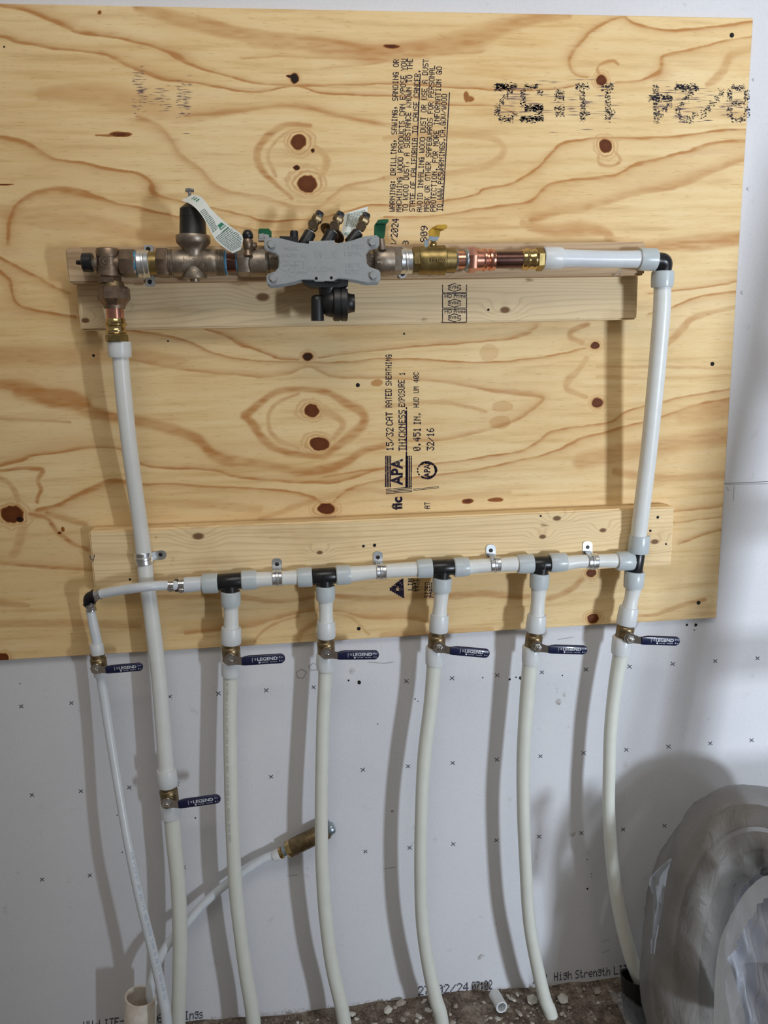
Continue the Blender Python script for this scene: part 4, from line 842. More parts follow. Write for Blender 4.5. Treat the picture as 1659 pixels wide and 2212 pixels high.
b = B(); AX.lathe(b, [(485, 24), (488, 26), (491, 23)]); AX.lathe(b, [(510, 22), (513, 24), (516, 22)]); cn0 = b
b = B(); AX.lathe(b, [(484, 22), (518, 22)]); cn = mk('copper_pipe', b, 'copper_dark', label='short dark copper pipe between regulator and backflow preventer', cat='pipe'); mk('thread_sealant', cn0, 'teal', parent=cn)
def paper_tag(lab, Lp, Rp, ds, lines, logo=None):
    def cr(u0, v0): return (130+u0/3.77, 380+v0/3.77)
    L_ = crv([(*cr(*p), d) for p, d in zip(Lp, ds)], 5); R_ = crv([(*cr(*p), d) for p, d in zip(Rp, ds)], 5); b = B(); f = []; nr = len(L_)
    fr = [P(*p) for q in zip(L_, R_) for p in q]; n = len(fr); bk = [p+Vector((0, .0004, 0)) for p in fr]
    f = [(2*i, 2*i+1, 2*i+3, 2*i+2) for i in range(nr-1)]+[(n+2*i, n+2*i+2, n+2*i+3, n+2*i+1) for i in range(nr-1)]; b.add(fr+bk, f)
    o = mk('paper_tag', b, 'paper', label=lab, cat='tag'); b = B(); g = B()
    def at(t_, s_):
        x = t_*(nr-1); i = min(int(x), nr-2); w = x-i; a = fr[2*i].lerp(fr[2*i+2], w); c = fr[2*i+1].lerp(fr[2*i+3], w); return a.lerp(c, s_)+Vector((0, -.0004, 0))
    for (t0, t1, s0_, s1_, st, gr) in lines:
        t_ = t0
        while t_ < t1:
            s_ = s0_
            while s_ < s1_-.04:
                e_ = min(s1_, s_+random.uniform(.05, .16)); (g if gr else b).add([at(t_, s_), at(t_, e_), at(t_+st*.45, e_), at(t_+st*.45, s_)], [(0, 1, 2, 3)]); s_ = e_+.025
            t_ += st
    mk('printed_lettering', b, 'paper_ink', parent=o, smooth=0)
    if g.v: mk('printed_logo', g, 'print_green', parent=o, smooth=0)
    return o, at
tg, at = paper_tag('long white printed paper tag twisting down from the regulator bolt', [(985, 200), (1070, 235), (1145, 310), (1205, 410), (1260, 515), (1330, 580), (1405, 630)], [(1080, 150), (1150, 172), (1225, 265), (1300, 340), (1385, 410), (1485, 490), (1470, 600)],
    [.140, .158, .170, .172, .170, .165, .158], [(.30, .50, .08, .6, .022, 0), (.50, .60, .08, .5, .02, 0), (.66, .96, .08, .92, .022, 0), (.08, .2, .45, .8, .04, 1)])
b = B(); c = [at(.56, .55), at(.56, .85), at(.63, .88), at(.63, .52)]; b.add(c, [(0, 1, 2, 3)]); b.add([at(.655, .5), at(.655, .9), at(.672, .9), at(.672, .5)], [(0, 1, 2, 3)]); mk('printed_logo', b, 'print_green', parent=tg, smooth=0)
b = B(); c = at(.622, .57); put_text(b, 'ZURN', c+Vector((0, -.0006, 0)), at(.622, .85)-c, at(.57, .57)-c, .0036, bold=.0002); mk('printed_lettering', b, 'paper', parent=tg, smooth=0)

# backflow preventer
def c2(x, y): return (500+x/4.1475, 420+y/4.1475)
bf = empty('backflow_preventer', P(700, 620, DA), 'backflow preventer behind a grey cast cover plate with four corner bolts', 'backflow preventer')
b = B(); AX.lathe(b, [(538, 27), (541, 30), (574, 31), (577, 29), (580, 27), (582, 22), (606, 24)]); AX.lathe(b, [(790, 19), (806, 19), (807, 29), (812, 32), (832, 32), (838, 31), (850, 30), (851, 26)]); AX.lathe(b, [(600, 28), (610, 33), (790, 33), (798, 26)])
mk('valve_body', b, 'bronze_grey', parent=bf)
b = B(); AX.hex(b, 514, 541, 29, ang=.28); mk('hex_nut', b, 'bronze_grey', parent=bf)
b = B(); AX.hex(b, 846, 867, 28.5, ang=.3); mk('hex_nut', b, 'bronze_grey', parent=bf)
PLD = .170
pl = [(290, 405), (300, 390), (330, 383), (425, 388), (590, 430), (690, 440), (700, 434), (925, 434), (935, 438), (1010, 428), (1080, 412), (1200, 372), (1295, 364), (1318, 372), (1326, 395), (1325, 455), (1305, 482), (1235, 500), (1208, 540), (1210, 615), (1240, 650), (1318, 676), (1335, 700), (1335, 768), (1312, 792), (1220, 797), (1080, 767), (960, 756), (935, 763), (915, 782), (755, 782), (735, 768), (640, 765), (560, 790), (430, 815), (350, 822), (318, 800), (311, 760), (312, 730), (325, 712), (390, 690), (420, 655), (425, 600), (420, 555), (395, 530), (320, 508), (295, 480)]
plx = [c2(*p) for p in pl]
b = B(); b.ext(plx, PLD, .006); plate = mk('cover_plate', b, 'grey_paint', parent=bf, bev=.0016)
b = B(); b.ext([c2(x+(-8 if x > 800 else 8), y+18) for x, y in pl if y > 700], PLD-.010, .005); mk('rear_plate', b, 'grey_paint', parent=bf, bev=.001)
b = B(); b.ext([c2(*p) for p in ((695, 418), (925, 412), (925, 438), (695, 440))], PLD-.004, .02); mk('plate_lip', b, 'zinc', parent=bf)
for x, y in ((360, 450), (375, 750), (1262, 430), (1270, 727)):
    c = P(*c2(x, y), PLD); b = B(); r = 8.6*mpp(c); b.lathe(c, (0, -1, 0), [(-.03, r*.5), (0, r*.5), (0, r), (.0045, r), (.0062, r*.9)], 6, .25); mk('corner_bolt', b, 'grey_paint', parent=plate)
b = B()
for x, y in ((760, 752), (895, 747)): c = P(*c2(x, y), PLD+.0003); b.lathe(c, (0, -1, 0), [(0, .0027), (.0001, .0027)], 14)
mk('plate_hole', b, 'hole', parent=plate, smooth=0)
b = B(); 
for tx, x, y, sz in (('75 PSIG', 1000, 488, .0115), ('1.2MPa', 1005, 550, .0105), ('180°F', 1012, 655, .0115), ('82°C', 1015, 712, .0115), ('MODEL', 470, 500, .0075), ('3/4-350 XL', 445, 562, .0095), ('WILKINS', 680, 692, .0125), ('IAPMO', 525, 645, .005), ('B64.4', 590, 708, .0075)):
    c = P(*c2(x, y), PLD); put_text(b, tx, c, (1, 0, -.012), (0, 0, 1), sz, .0005, xs=1.02)
for x, y, r in ((478, 640, .0085), (545, 700, .0075)):
    c = P(*c2(x, y), PLD); b.tube([c+Vector((r*math.cos(a), 0, r*math.sin(a))) for a in np.linspace(0, 2*math.pi, 24, endpoint=False)], .0005, 6, closed=True)
c = P(*c2(600, 632), PLD); b.tube([c+Vector(v_) for v_ in ((-.006, 0, -.006), (.008, 0, -.006), (.008, 0, .006), (-.006, 0, .006))], .0004, 6, closed=True)
for tx, x, y in (('ASSE', 452, 645), ('NSF', 528, 706)): c = P(*c2(x, y), PLD); put_text(b, tx, c, (1, 0, 0), (0, 0, 1), .005, .0004)
for k in range(4): c = P(*c2(740+k*52, 570), PLD); put_text(b, 'WILK'[k], c, (1, 0, 0), (0, 0, 1), .017, .0004, xs=.9)
mk('cast_lettering', b, 'grey_paint', parent=plate)
b = B(); b.ext([c2(*p) for p in ((430, 372), (600, 378), (600, 430), (430, 420))], .150, .035); ax = Ax(c2(560, 440), c2(561, 325), .140); kk = c2(0, 325)[1]; ax.lathe(b, [(520, 9), (kk+5, 9), (kk, 8)])
mk('black_housing', b, 'black_satin', parent=bf, bev=.0008)
def cock(x0, y0, x1, y1, x2, y2, px_, py_, xc, yc, d):
    t = c2(x0, y0); u_ = c2(x1, y1); tt = bpy.data.objects.new('test_cock', None)
    ax = Ax(t, u_, d, d, key=1); b = B(); ax.lathe(b, [(t[1]+6, 13.5), (u_[1]+4, 13), (u_[1], 11)]); post = mk('post', b, 'black_satin', parent=bf)
    e_ = c2(x2, y2); ax = Ax(u_, e_, d, d, key=1); b = B(); ax.lathe(b, [(u_[1]+3, 6), (u_[1]-2, 6)]); mk('post_collar', b, 'print_white', parent=post)
    b = B(); y_ = u_[1]; z_ = e_[1]; ax.lathe(b, [(y_-3, 7.5), (y_-6, 10), (y_-12, 10.5), (y_-15, 8.5), (z_+12, 9)]); ax.hex(b, z_+12, z_+1, 11.5); pp = P(*c2(px_, py_), d); b.lathe(pp, (-.2, -1, -.1), [(0, .0075), (.009, .0075), (.010, .0085), (.012, .0085), (.012, .006), (.0105, .0058)], 24)
    k = mk('test_cock', b, 'brass_body', parent=bf); b = B(); ax.lathe(b, [(z_+2, 8.5), (z_-6, 9), (z_-9, 7)], 8); mk('dust_cap', b, 'black', parent=k)
    b = B(); b.lathe(pp+Vector((-.2, -1, -.1)).normalized()*.0108, (-.2, -1, -.1), [(0, .0055), (.0005, .0055)], 16); mk('slot_screw', b, 'bronze_dark', parent=k)
cock(650, 450, 712, 335, 782, 190, 738, 268, 790, 160, .140)
cock(848, 440, 905, 330, 968, 195, 930, 280, 975, 165, .140)
cock(1075, 420, 1140, 335, 1200, 205, 1172, 282, 1215, 175, .138)
b = B(); dk = P(*c2(905, 345), .120); e1 = (P(*c2(1008, 417), .120)-P(*c2(803, 272), .120)); r = e1.length/2; nn = Vector((e1.z, -.0*r, -e1.x)).normalized()+Vector((0, -.35, 0)); b.lathe(dk, nn, [(-.0008, r*.98), (.0008, r), (.0016, r*.98)], 32); b.lathe(dk, nn, [(0, .016), (.008, .014)], 24)
mk('bronze_disc', b, 'bronze_dark', parent=bf)
# left inlet cock with cap
ax = Ax((536, 550), (535, 505), .150, key=1); b = B(); ax.lathe(b, [(552, 10), (546, 8), (540, 7), (536, 9.5), (527, 11), (520, 10.5), (516, 9)]); ax.lathe(b, [(524, 10.5), (518, 11)], 6); c = P(548, 530, .14); b.lathe(c, (-.8, -.4, .1), [(-.004, .006), (.010, .0055)], 16)
k = mk('test_cock', b, 'bronze', parent=bf); b = B(); ax.lathe(b, [(517, 9), (513, 11.5), (506, 11.5), (500, 9), (497, 6)], 20); mk('dust_cap', b, 'black', parent=k)
# green levers
b = B(); b.ext([(558, 493.5), (580, 493.5), (586, 499), (586, 512), (580, 515), (580, 520), (558, 520)], .130, .022); gl = mk('green_lever', b, 'green', parent=bf, bev=.0015)
b = B(); b.ext([(559, 505), (570, 504), (571, 514), (560, 516)], .134, .006); b.ext([(570, 505), (581, 507), (581, 515), (571, 514)], .137, .005); b.ext([(557, 515), (584, 514), (584, 519), (557, 520)], .134, .02); mk('lever_nut', b, 'zinc', parent=gl, bev=.0006)
gx_ = [c2(*p) for p in ((1282, 272), (1300, 246), (1322, 225), (1400, 220), (1412, 228), (1405, 245), (1386, 262), (1382, 300), (1372, 380), (1360, 396), (1320, 385), (1280, 365))]
b = B(); b.ext(gx_, .150, .008); gr = mk('green_lever', b, 'green', parent=bf, bev=.001)
b = B(); b.ext([c2(*p) for p in ((1310, 228), (1400, 220), (1412, 228), (1405, 245), (1386, 262), (1300, 262))], .166, .020); mk('lever_tip', b, 'green', parent=gr, bev=.001)
b = B(); ax = Ax(c2(1350, 490), c2(1345, 395), .145, key=1); ax.lathe(b, [(540, 9), (530, 8), (520, 7), (516, 6)], 20); mk('stem', b, 'bronze_grey', parent=bf)
b = B(); c = P(*c2(1305, 605), DA+.0365)
b.prism([c+Vector(q) for q in ((0, 0, .002), (.007, 0, .002), (.007, 0, .005), (.013, 0, 0), (.007, 0, -.005), (.007, 0, -.002), (0, 0, -.002))], [c+Vector((q[0], .003, q[2])) for q in ((0, 0, .002), (.007, 0, .002), (.007, 0, .005), (.013, 0, 0), (.007, 0, -.005), (.007, 0, -.002), (0, 0, -.002))]); mk('flow_arrow', b, 'bronze_grey', parent=bf)
# relief valve under the plate
rv = empty('relief_valve', P(712, 692, .14), 'black plastic relief valve with a round drum hanging under the grey plate', 'valve')
ax = Ax((672, 655), (765, 655), .140); b = B(); ax.lathe(b, [(690, 10), (696, 20), (704, 27), (716, 30), (720, 30)], 32); ax.lathe(b, [(719, 35), (721, 38), (733, 38), (734, 36), (736, 36), (737, 38), (748, 38), (750, 36)], 44); mk('drum', b, 'black_satin', parent=rv)
b = B(); ax.lathe(b, [(749, 25), (753, 21), (762, 19), (765, 19.5), (766, 17), (766, 5)], 32); mk('drum_cap', b, 'black_satin', parent=rv)
b = B(); vx2 = Ax((711, 600), (710, 640), .140); vx2.lathe(b, [(600, 34), (612, 36), (614, 24), (640, 20)], 32); b.ext([(648, 604), (752, 604), (752, 617), (735, 621), (672, 620), (660, 613)], .162, .04); mk('mounting_neck', b, 'black_satin', parent=rv)
b = B(); sx_ = Ax((685, 636), (686, 694), .145); sx_.lathe(b, [(637, 5), (639, 10), (643, 13), (650, 13.5), (693, 14), (693, 11), (685, 11)], 28); mk('drain_spout', b, 'black_satin', parent=rv)
for v_ in (623, 652, 680): c = P(750.5, v_, .158 if v_ != 652 else .166); b = B(); b.lathe(c, (1, -.2, 0), [(-.002, .0022), (.0012, .002), (.0016, .001)], 12); mk('drum_screw', b, 'chrome', parent=rv)
tg2, at = paper_tag('grey-white printed tag standing behind the capped test cocks', [(x/1.1-0, y) for x, y in ()] or [((c2(x, y)[0]-130)*3.77, (c2(x, y)[1]-380)*3.77) for x, y in ((975, 365), (990, 320), (1005, 240), (1015, 172))], [((c2(x, y)[0]-130)*3.77, (c2(x, y)[1]-380)*3.77) for x, y in ((1085, 405), (1150, 345), (1205, 240), (1222, 108))],
    [.092, .090, .088, .085], [(.5, .95, .12, .9, .035, 0), (.12, .3, .2, .7, .06, 1)])
# yellow-handled ball valve
yv = empty('ball_valve', P(935, 597, DA), 'brass ball valve with a yellow lever right of the grey-plated backflow preventer', 'valve')
b = B(); AX.hex(b, 890, 906, 28, n=8, ang=.3); AX.lathe(b, [(903, 28), (906, 30), (922, 30.5), (944, 30.5), (946, 31.5), (960, 31.5), (962, 28)]); AX.lathe(b, [(960, 27), (982, 26.5), (984, 24)], 12); mk('valve_body', b, 'brass_dull', parent=yv)
b = B(); AX.hex(b, 894, 905, 26, n=6, ang=.9); mk('hex_end', b, 'brass_dull', parent=yv)
b = B(); ax = Ax((937, 545), (936, 515), .128, key=1); ax.lathe(b, [(545, 10), (534, 9.5), (528, 9), (524, 7), (518, 6)], 24); mk('stem', b, 'brass', parent=yv)
def c3(x, y): return (820+x/4.1475, 440+y/4.1475)
lev = [(440, 240), (470, 215), (520, 188), (590, 185), (610, 195), (605, 215), (575, 232), (545, 248), (533, 290), (520, 332), (490, 335), (445, 318)]
b = B(); b.ext([c3(*p) for p in lev[:8]+[(535, 300), (442, 292)]], .142, .004); yl = mk('lever', b, 'yellow', parent=yv, bev=.0008)
b = B(); b.ext([c3(*p) for p in ((442, 290), (535, 298), (520, 330), (490, 335), (440, 325))], .142, .004); b.ext([c3(*p) for p in ((405, 325), (440, 318), (435, 390), (400, 400))], .134, .004); mk('lever_bracket', b, 'zinc_blue', parent=yl)
b = B(); b.ext([c3(*p) for p in ((520, 188), (590, 185), (610, 195), (605, 215), (575, 232), (500, 222))], .156, .016); mk('lever_tip', b, 'yellow', parent=yl, bev=.001)
b = B()
for tx, u, v_, sz in (('S', 903, 566, .010), ('FM', 930, 566, .011), ('600', 948, 566, .008)): c = P(u, v_, DA+.0285); put_text(b, tx, c, (1, 0, 0), (0, 0, 1), sz, .0008)
mk('cast_lettering', b, 'brass_dull', parent=yv)
# copper run to the right
b = B(); AX.lathe(b, [(983, 18), (1014, 18)]); AX.hex(b, 1008, 1028, 26, ang=.25); AX.lathe(b, [(1027, 23), (1042, 22), (1044, 24), (1048, 24), (1050, 20), (1054, 20), (1056, 23), (1060, 24), (1064, 22), (1068, 22), (1070, 19)])
ca = mk('copper_adapter', b, 'copper', label='bright pinkish copper hex adapter right of the yellow-handled valve', cat='pipe fitting')
b = B(); AX.lathe(b, [(981, 21), (984, 24), (987, 21)]); AX.lathe(b, [(1003, 20), (1006, 24), (1009, 24), (1011, 22)]); mk('thread_sealant', b, 'zinc_blue', parent=ca)
b = B(); AX.lathe(b, [(1066, 18), (1130, 18)]); mk('copper_pipe', b, 'copper_dark', label='dark brown copper pipe between copper adapter and brass press adapter', cat='pipe')
pexadapter('shiny horizontal brass adapter left of the short white pipe at top', AX, [(1126, 19), (1128, 21), (1135, 21.5), (1137, 23.5), (1140, 23.5), (1142, 19.5), (1148, 20), (1151, 22), (1156, 22), (1159, 20)], (1158, 1173), 23.5)
pipe('short white pipe lying level at the top right, between brass adapter and black elbow', [(1185, 558, 19, DA), (1212, 558, 19.5, DA), (1260, 559, 18.5, DA), (1330, 560, 18, DA), (1385, 560, 18.5, DA), (1400, 560, 18, DA)], [((1173, 557.5), (1213, 558), DA, 24, 'collar_white'), ((1416, 561), (1380, 560), DA, 24)], mat='pex_haze')
b = B(); q = crv([(1408, 562, 17.5, DA), (1420, 563, 17.5, DA), (1431, 565, 18, DA), (1434, 572, 18, .122), (1433, 584, 17, .12), (1432, 594, 17, .118)], 6); W_ = [P(*p[[0, 1, 3]]) for p in q]; b.tube(W_, [p[2]*mpp(w) for p, w in zip(q, W_)], 26)
mk('pipe_elbow', b, 'black', label='black plastic elbow at the top right corner of the pipe loop', cat='pipe fitting')

# ================================================================== LOW LEFT: stub, hose, plug
hose = [(330, 2170, 10, .10), (325, 2140, 10, .095), (337, 2088, 9.6, .08), (362, 2041, 9.6, .065), (409, 1987, 9.4, .045), (442, 1950.6, 9.2, .036), (485.5, 1912.6, 9, .03), (540, 1874, 9, .026), (575, 1853, 9, .024), (602, 1845, 9, .024)]
ho = pipe('small white pipe curving from the cut stub up to the brass plug near the drywall', hose, [], mat='pex_haze')
px_ = Ax((596, 1848), (724, 1785), .026, key=0)
b = B(); px_.lathe(b, [(590, 10.5), (592, 12), (604, 12), (606, 10)]); mk('expansion_ring', b, 'collar_white', parent=ho)
pg = empty('brass_plug', P(660, 1812, .026), 'brown brass coupling with grey end plug on the small curved pipe, behind a hanging pipe', 'pipe fitting')
b = B(); px_.lathe(b, [(603, 11), (606, 12.5), (610, 12.5), (612, 9), (622, 9)]); mk('ring', b, 'brass', parent=pg)
b = B(); px_.lathe(b, [(610, 10), (622, 10)]); mk('sealed_thread', b, 'zinc_blue', parent=pg)
b = B(); px_.hex(b, 620, 632, 17, ang=.5); mk('hex_nut', b, 'brass', parent=pg)
b = B(); px_.lathe(b, [(630, 17), (633, 18.5), (706, 18), (709, 16)]); mk('coupling_body', b, 'brass_body', parent=pg)
b = B(); px_.lathe(b, [(708, 12), (711, 14), (719, 13), (722, 10)], 8); mk('end_plug', b, 'zinc_blue', parent=pg)
# cut plastic stub (hollow)
sa = P(303.5, 2152, .100); sb_ = P(303, 2330, .100); rr = 33.5*mpp(sa); Dn = (sb_-sa).normalized(); X_, Y_, _ = frame(Dn)
b = B(); n = 48
def srng(a, r, wob): return [sa+Dn*(a+wob*math.cos(2*math.pi*j/n+.6)+(random.uniform(-.0006, .0006) if wob else 0))+(X_*math.cos(2*math.pi*j/n)+Y_*math.sin(2*math.pi*j/n))*r for j in range(n)]
b.rings([srng(.16, rr*.86, 0), srng(.0, rr*.86, .004), srng(-.001, rr*.90, .004), srng(-.001, rr*.97, .004), srng(.001, rr, .004), srng(.16, rr, 0)], closed=True)
st = mk('plastic_stub', b, 'pvc', label='wide cream cut pipe stub standing at the bottom left with a small pipe in it', cat='pipe stub')
b = B(); c = sa+Vector((-rr*.72, -rr*.72, -.045)); put_text(b, '24', c, (.75, -.45, 0), (0, 0, 1), .018, bold=.0006); mk('printed_lettering', b, 'ink_wall', parent=st, smooth=0)

# black sleeve, sheeting and offcut at the bottom right
b = B(); a0, a1 = P(1392, 2150, .115), P(1358, 2108, .075); Dn = (P(1372, 2200, .10)-P(1366, 2112, .10)).normalized(); cc = P(1372, 2128, .11); X_, Y_, _ = frame(Dn); R1 = .031
def ring_(a, r, sh=0): return [cc+Dn*(a+.010*math.cos(2*math.pi*j/36+sh))+(X_*math.cos(2*math.pi*j/36)*r+Y_*math.sin(2*math.pi*j/36)*r) for j in range(36)]
b.rings([ring_(.10, R1*.88), ring_(-.022, R1*.9, .4), ring_(-.024, R1, .4), ring_(.10, R1)], closed=True)
mk('pipe_sleeve', b, 'black_satin', label='black open plastic sleeve around the foot of the rightmost pipe', cat='sleeve')
b = B(); n1, n2 = 16, 16; c0 = P(1392, 2185, .17)
g_ = [[c0+Vector((-.058+.07*i/n1, -.07+.13*j/n2, .02*math.sin(3*i/n1+1)*math.sin(2.5*j/n2)+random.uniform(-.004, .004)-.03*(abs(j/n2-.5))**1.5)) for i in range(n1+1)] for j in range(n2+1)]
b.add([p for r in g_ for p in r], [(j*(n1+1)+i, j*(n1+1)+i+1, (j+1)*(n1+1)+i+1, (j+1)*(n1+1)+i) for j in range(n2) for i in range(n1)])
mk('plastic_sheeting', b, 'film_clear', label='crumpled clear plastic sheeting on the floor beside the black sleeve', cat='plastic sheeting', smooth=60)
b = B(); a0, a1 = P(1068, 2148, .03), P(1084, 2176, .075); D0 = (a1-a0).normalized(); L = (a1-a0).length*1.0; r0 = 12.8*mpp(a1)
X_, Y_, _ = frame(D0)
def ro(a, r): return [a0+D0*a+(X_*math.cos(2*math.pi*j/32)+Y_*math.sin(2*math.pi*j/32))*r for j in range(32)]
b.rings([ro(0, r0*.74), ro(0, r0), ro(L, r0), ro(L, r0*.74)], closed=True); mk('pipe_offcut', b, 'collar_white', label='short hollow offcut of white pipe lying on the rubble at the wall', cat='pipe offcut')

# stones on the floor
def stone(u, v, s, d, mat, name='loose_stone', lab=None):
    b = B(); bm = bmesh.new(); bmesh.ops.create_icosphere(bm, subdivisions=1, radius=1)
    sc = Vector((random.uniform(.7, 1.3), random.uniform(.6, 1.1), random.uniform(.3, .6))); rot = Matrix.Rotation(random.uniform(0, 6), 3, 'Z') @ Matrix.Rotation(random.uniform(-.5, .5), 3, 'X')
    c = P(u, v, d); c.z = max(c.z, -.815)+s*.35; s *= 1.25; vs = [c+rot @ (Vector(q.co*sc[0])*0+Vector((q.co.x*sc.x, q.co.y*sc.y, q.co.z*sc.z))*s*random.uniform(.72, 1.1)) for q in bm.verts]
    b.add(vs, [tuple(x.index for x in f.verts) for f in bm.faces]); bm.free()
    mk(name, b, mat, label=lab or 'small angular stone chip in the rubble along the foot of the wall', cat='stone', group='stone chips along the foot of the wall', smooth=0)
def floor_d(u, v):      # distance from the wall where this pixel meets the floor
    D = rgt*((u-829.5)/FPX)-upv*((v-1106)/FPX)+fwd; t_ = (-.808-CAM.z)/D.z; return -(CAM.y+D.y*t_)
big = [(838, 2185, 9), (866, 2170, 9), (880, 2192, 7), (870, 2205, 7), (917, 2168, 8), (925, 2185, 9), (905, 2198, 8), (1023, 2185, 5), (1045, 2168, 5), (1105, 2160, 8), (1118, 2150, 6), (1120, 2190, 9), (1140, 2195, 5), (1150, 2163, 13), (1175, 2155, 5), (1216, 2162, 13), (1230, 2178, 5), (1290, 2143, 8), (1098, 2176, 6), (760, 2193, 8), (770, 2203, 6), (840, 2207, 9), (900, 2207, 6), (1010, 2200, 5), (1060, 2200, 5), (985, 2175, 5), (1075, 2203, 7)]
for u, v, s_ in big:
    d = max(floor_d(u, v), .012); stone(u, v, s_*mpp(P(u, v, d)), d, random.choice(['stone', 'stone_pale', 'stone_pale']))
for k in range(90):
    u = random.uniform(640, 1400); vb_ = 2190-(u-640)*.105; v = random.uniform(vb_+6, 2225); d = max(floor_d(u, v), .015); stone(u, v, random.uniform(2.5, 6)*mpp(P(u, v, d)), d, random.choice(['stone', 'stone', 'stone_pale']))
b = B()      # uncountable grit
for k in range(2600):
    x = random.uniform(.0, 1.34); y = -min(.25, abs(random.gauss(0, .07)))-.004; s_ = random.uniform(.0008, .003); c = Vector((x, y, -.809+random.uniform(-.003, .010)))
    q = [c+Vector((random.uniform(-1, 1), random.uniform(-1, 1), random.uniform(-.4, 1)))*s_ for _ in range(4)]; b.add(q, [(0, 1, 2), (0, 2, 3), (0, 3, 1), (1, 3, 2)])
mk('grit', b, 'stone', label='fine crumbled grit and dust scattered along the bottom of the wall', cat='grit', kind='stuff', smooth=0)

# ================================================================== WRAPPED COIL (bottom right)
DC = .30; NA = 132
CC = P(1668, 2215, DC); kx_ = mpp(CC)
def cpt(a, ru, rv, dd=0.): # point on the leaning coil's ring: a from 0 (right) counter-clockwise; the ring leans with its top towards the wall
    u = ru*math.cos(a)*kx_; w = rv*math.sin(a)*kx_
    return CC+Vector((u*.94, -u*.35-w*(-.28)+dd, w*.96))
root = empty('wrapped_pipe_coil', (CC.x, CC.y, -.81), 'large coil of pipe wrapped in torn grey plastic film leaning at the bottom right', 'pipe coil')
RU, RV = 178, 418
b = B(); rs = []; n = 40
for i in range(NA):
    a = 2*math.pi*i/NA; c = cpt(a, RU, RV); c2_ = cpt(a+.02, RU, RV); T = (c2_-c).normalized(); out = (c-CC); out = (out-T*out.dot(T)).normalized(); S_ = T.cross(out).normalized(); ring = []
    for j in range(n):
        p = 2*math.pi*j/n; w = 1+.05*math.sin(5*a+3*p)+.04*math.sin(11*a-2*p)+.03*math.sin(19*a+5*p)+random.uniform(-.012, .012)
        ring.append(c+(out*math.cos(p)*.083+S_*math.sin(p)*.105)*w)
    rs.append(ring)
b.rings(rs, closed=True); mk('film_wrap', b, 'film_grey', parent=root, smooth=180)
for k, (ro_, so_) in enumerate(((-.040, .058), (-.058, .018), (-.006, .070), (-.045, -.035), (.03, .0), (.030, .045))):
    pts = []
    for i in range(NA):
        a = 2*math.pi*i/NA; c = cpt(a, RU, RV); T = (cpt(a+.02, RU, RV)-c).normalized(); out = (c-CC); out = (out-T*out.dot(T)).normalized(); S_ = T.cross(out).normalized(); S_ = S_ if S_.y < 0 else -S_; pts.append(c+out*ro_+S_*so_)
    b = B(); b.tube(pts, .0165, 14, closed=True); mk('coiled_pipe', b, 'coil_tube' if k < 2 else 'coil_inner', parent=root, smooth=60)
# crumpled film inside the ring, its lit look put into a paler colour, and the torn grey flap with its jagged edge
b = B(); na, nr = 120, 30; vs = []; fs = []
for i in range(na):
    a = 2*math.pi*i/na
    for j in range(nr+1):
        t_ = j/nr; c = cpt(a, RU*(.004+.66*t_), RV*(.002+.79*t_)); c = c+Vector((0, .045+.010*math.sin(c.x*150+c.z*38)+.005*math.sin(c.x*330-c.z*25+2*math.sin(c.z*9))+.004*math.sin(c.x*70+c.z*90), 0)); vs.append(c)
for i in range(na):
    for j in range(nr): i2 = (i+1) % na; fs.append((i*(nr+1)+j, i2*(nr+1)+j, i2*(nr+1)+j+1, i*(nr+1)+j+1))
b.add(vs, fs); mk('inner_film', b, 'film_lit', parent=root, smooth=180)
jag = [(1668, 1938), (1650, 1941), (1648, 1950), (1635, 1953), (1634, 1966), (1628, 1975), (1626, 1983), (1616, 1988), (1613, 1998), (1607, 2004), (1606, 2012), (1598, 2018), (1599, 2025), (1590, 2033), (1592, 2040), (1597, 2048), (1588, 2052), (1571, 2070), (1580, 2090), (1586, 2110), (1597, 2150), (1606, 2180), (1612, 2215)]
inn = [(1668, 1890), (1650, 1893), (1645, 1896), (1634, 1903), (1627, 1910), (1618, 1918), (1610, 1927), (1602, 1938), (1596, 1948), (1590, 1958), (1584, 1968), (1578, 1978), (1574, 1990), (1568, 2000), (1563, 2010), (1560, 2020), (1556, 2030), (1552, 2050), (1548, 2075), (1545, 2105), (1543, 2145), (1542, 2180), (1541, 2215)]
b = B(); k = len(jag); D1 = .372; fr = [P(u, v, D1) for u, v in jag]+[P(u, v, D1+.012) for u, v in inn]; bk = [p+Vector((0, .0006, 0)) for p in fr]
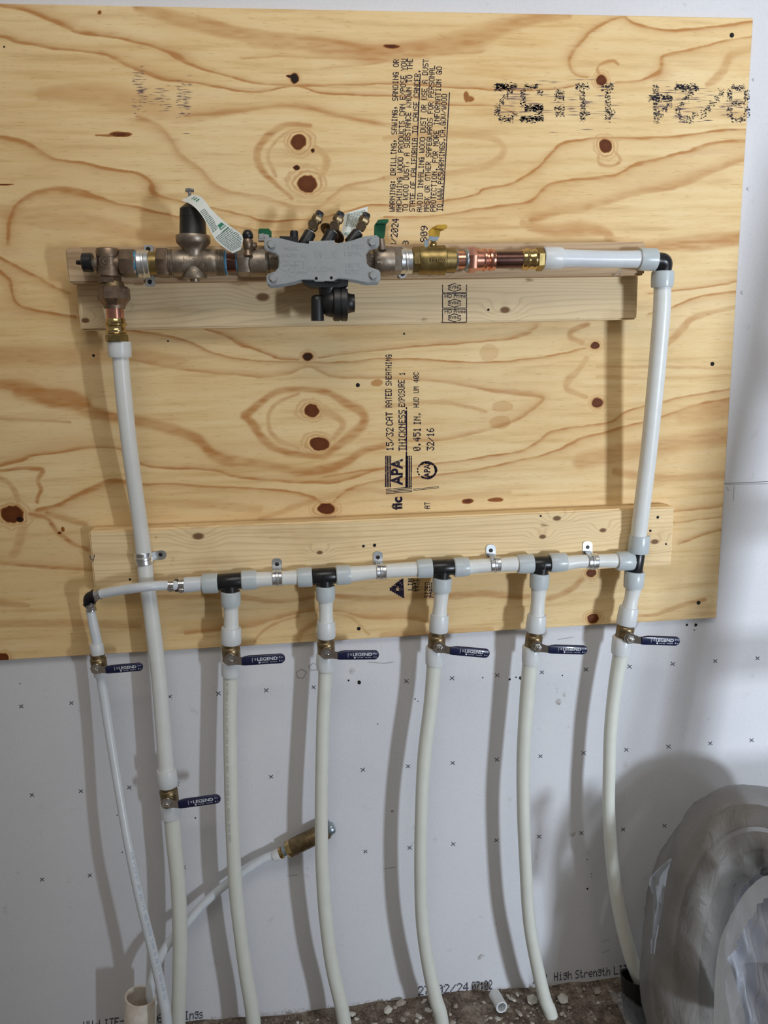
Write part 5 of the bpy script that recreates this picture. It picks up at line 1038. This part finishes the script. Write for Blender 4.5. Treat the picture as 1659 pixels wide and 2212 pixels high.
b.add(fr+bk, [(i, i+1, k+i+1, k+i) for i in range(k-1)]+[(2*k+i, 3*k+i, 3*k+i+1, 2*k+i+1) for i in range(k-1)]); mk('torn_flap', b, 'film_grey', parent=root, smooth=40)
b = B(); rows = []      # loose fold of clear film standing off the left edge
for k, (u, v, w) in enumerate(((1450, 1856, 4), (1440, 1866, 9), (1430, 1880, 14), (1422, 1896, 18), (1420, 1912, 18), (1421, 1930, 14), (1422, 1950, 11), (1420, 1975, 9), (1417, 2000, 7), (1412, 2030, 6), (1410, 2060, 4))):
    rows.append([P(u+w*(j/5*2-1), v+3*math.sin(j*2+k), .29+.012*math.sin(j*1.7+k*.8)) for j in range(6)])
fr = [p for r in rows for p in r]; n = len(fr); fs = [(i*6+j, i*6+j+1, (i+1)*6+j+1, (i+1)*6+j) for i in range(len(rows)-1) for j in range(5)]
b.add(fr+[p+Vector((0, .0005, 0)) for p in fr], fs+[tuple(n+x for x in reversed(f)) for f in fs]); mk('loose_film_fold', b, 'film_clear', parent=root, smooth=60)

# ================================================================== just beyond the right edge: an unseen frame added to cast soft bars of shade
caster = empty('shade_frame', (2.0, -.85, -.81), 'unseen grey frame added just past the right edge to throw soft bars of shade', 'shade_caster')
def bar(name, a, z, w): b = B(); a, z = Vector(a), Vector(z); T = (z-a).normalized(); X, Y, _ = frame(T); b.box((a+z)/2, T*(z-a).length/2, X*w, Y*w); mk(name, b, 'zinc_blue', parent=caster, bev=.003)
bar('shade_rail', (1.73, -.72, -.80), (1.93, -.70, .95), .022); bar('shade_rail', (2.33, -.72, -.80), (2.13, -.70, .95), .022)
bar('shade_rear_rail', (1.77, -1.06, -.80), (1.93, -.72, .95), .016); bar('shade_rear_rail', (2.33, -1.06, -.80), (2.13, -.72, .95), .016)
for z in (-.55, -.27, .0, .28, .56, .84): k = (z+.8)/1.75; bar('shade_step', (1.73+.2*k, -.72, z), (2.33-.2*k, -.72, z), .022)
# unseen wall added behind the camera to block daylight and dim the left
b = B(); b.abox(.3, 3.08, -4.1, -4.0, -.85, 2.6); mk('light_blocking_wall', b, 'drywall', kind='structure', smooth=0)
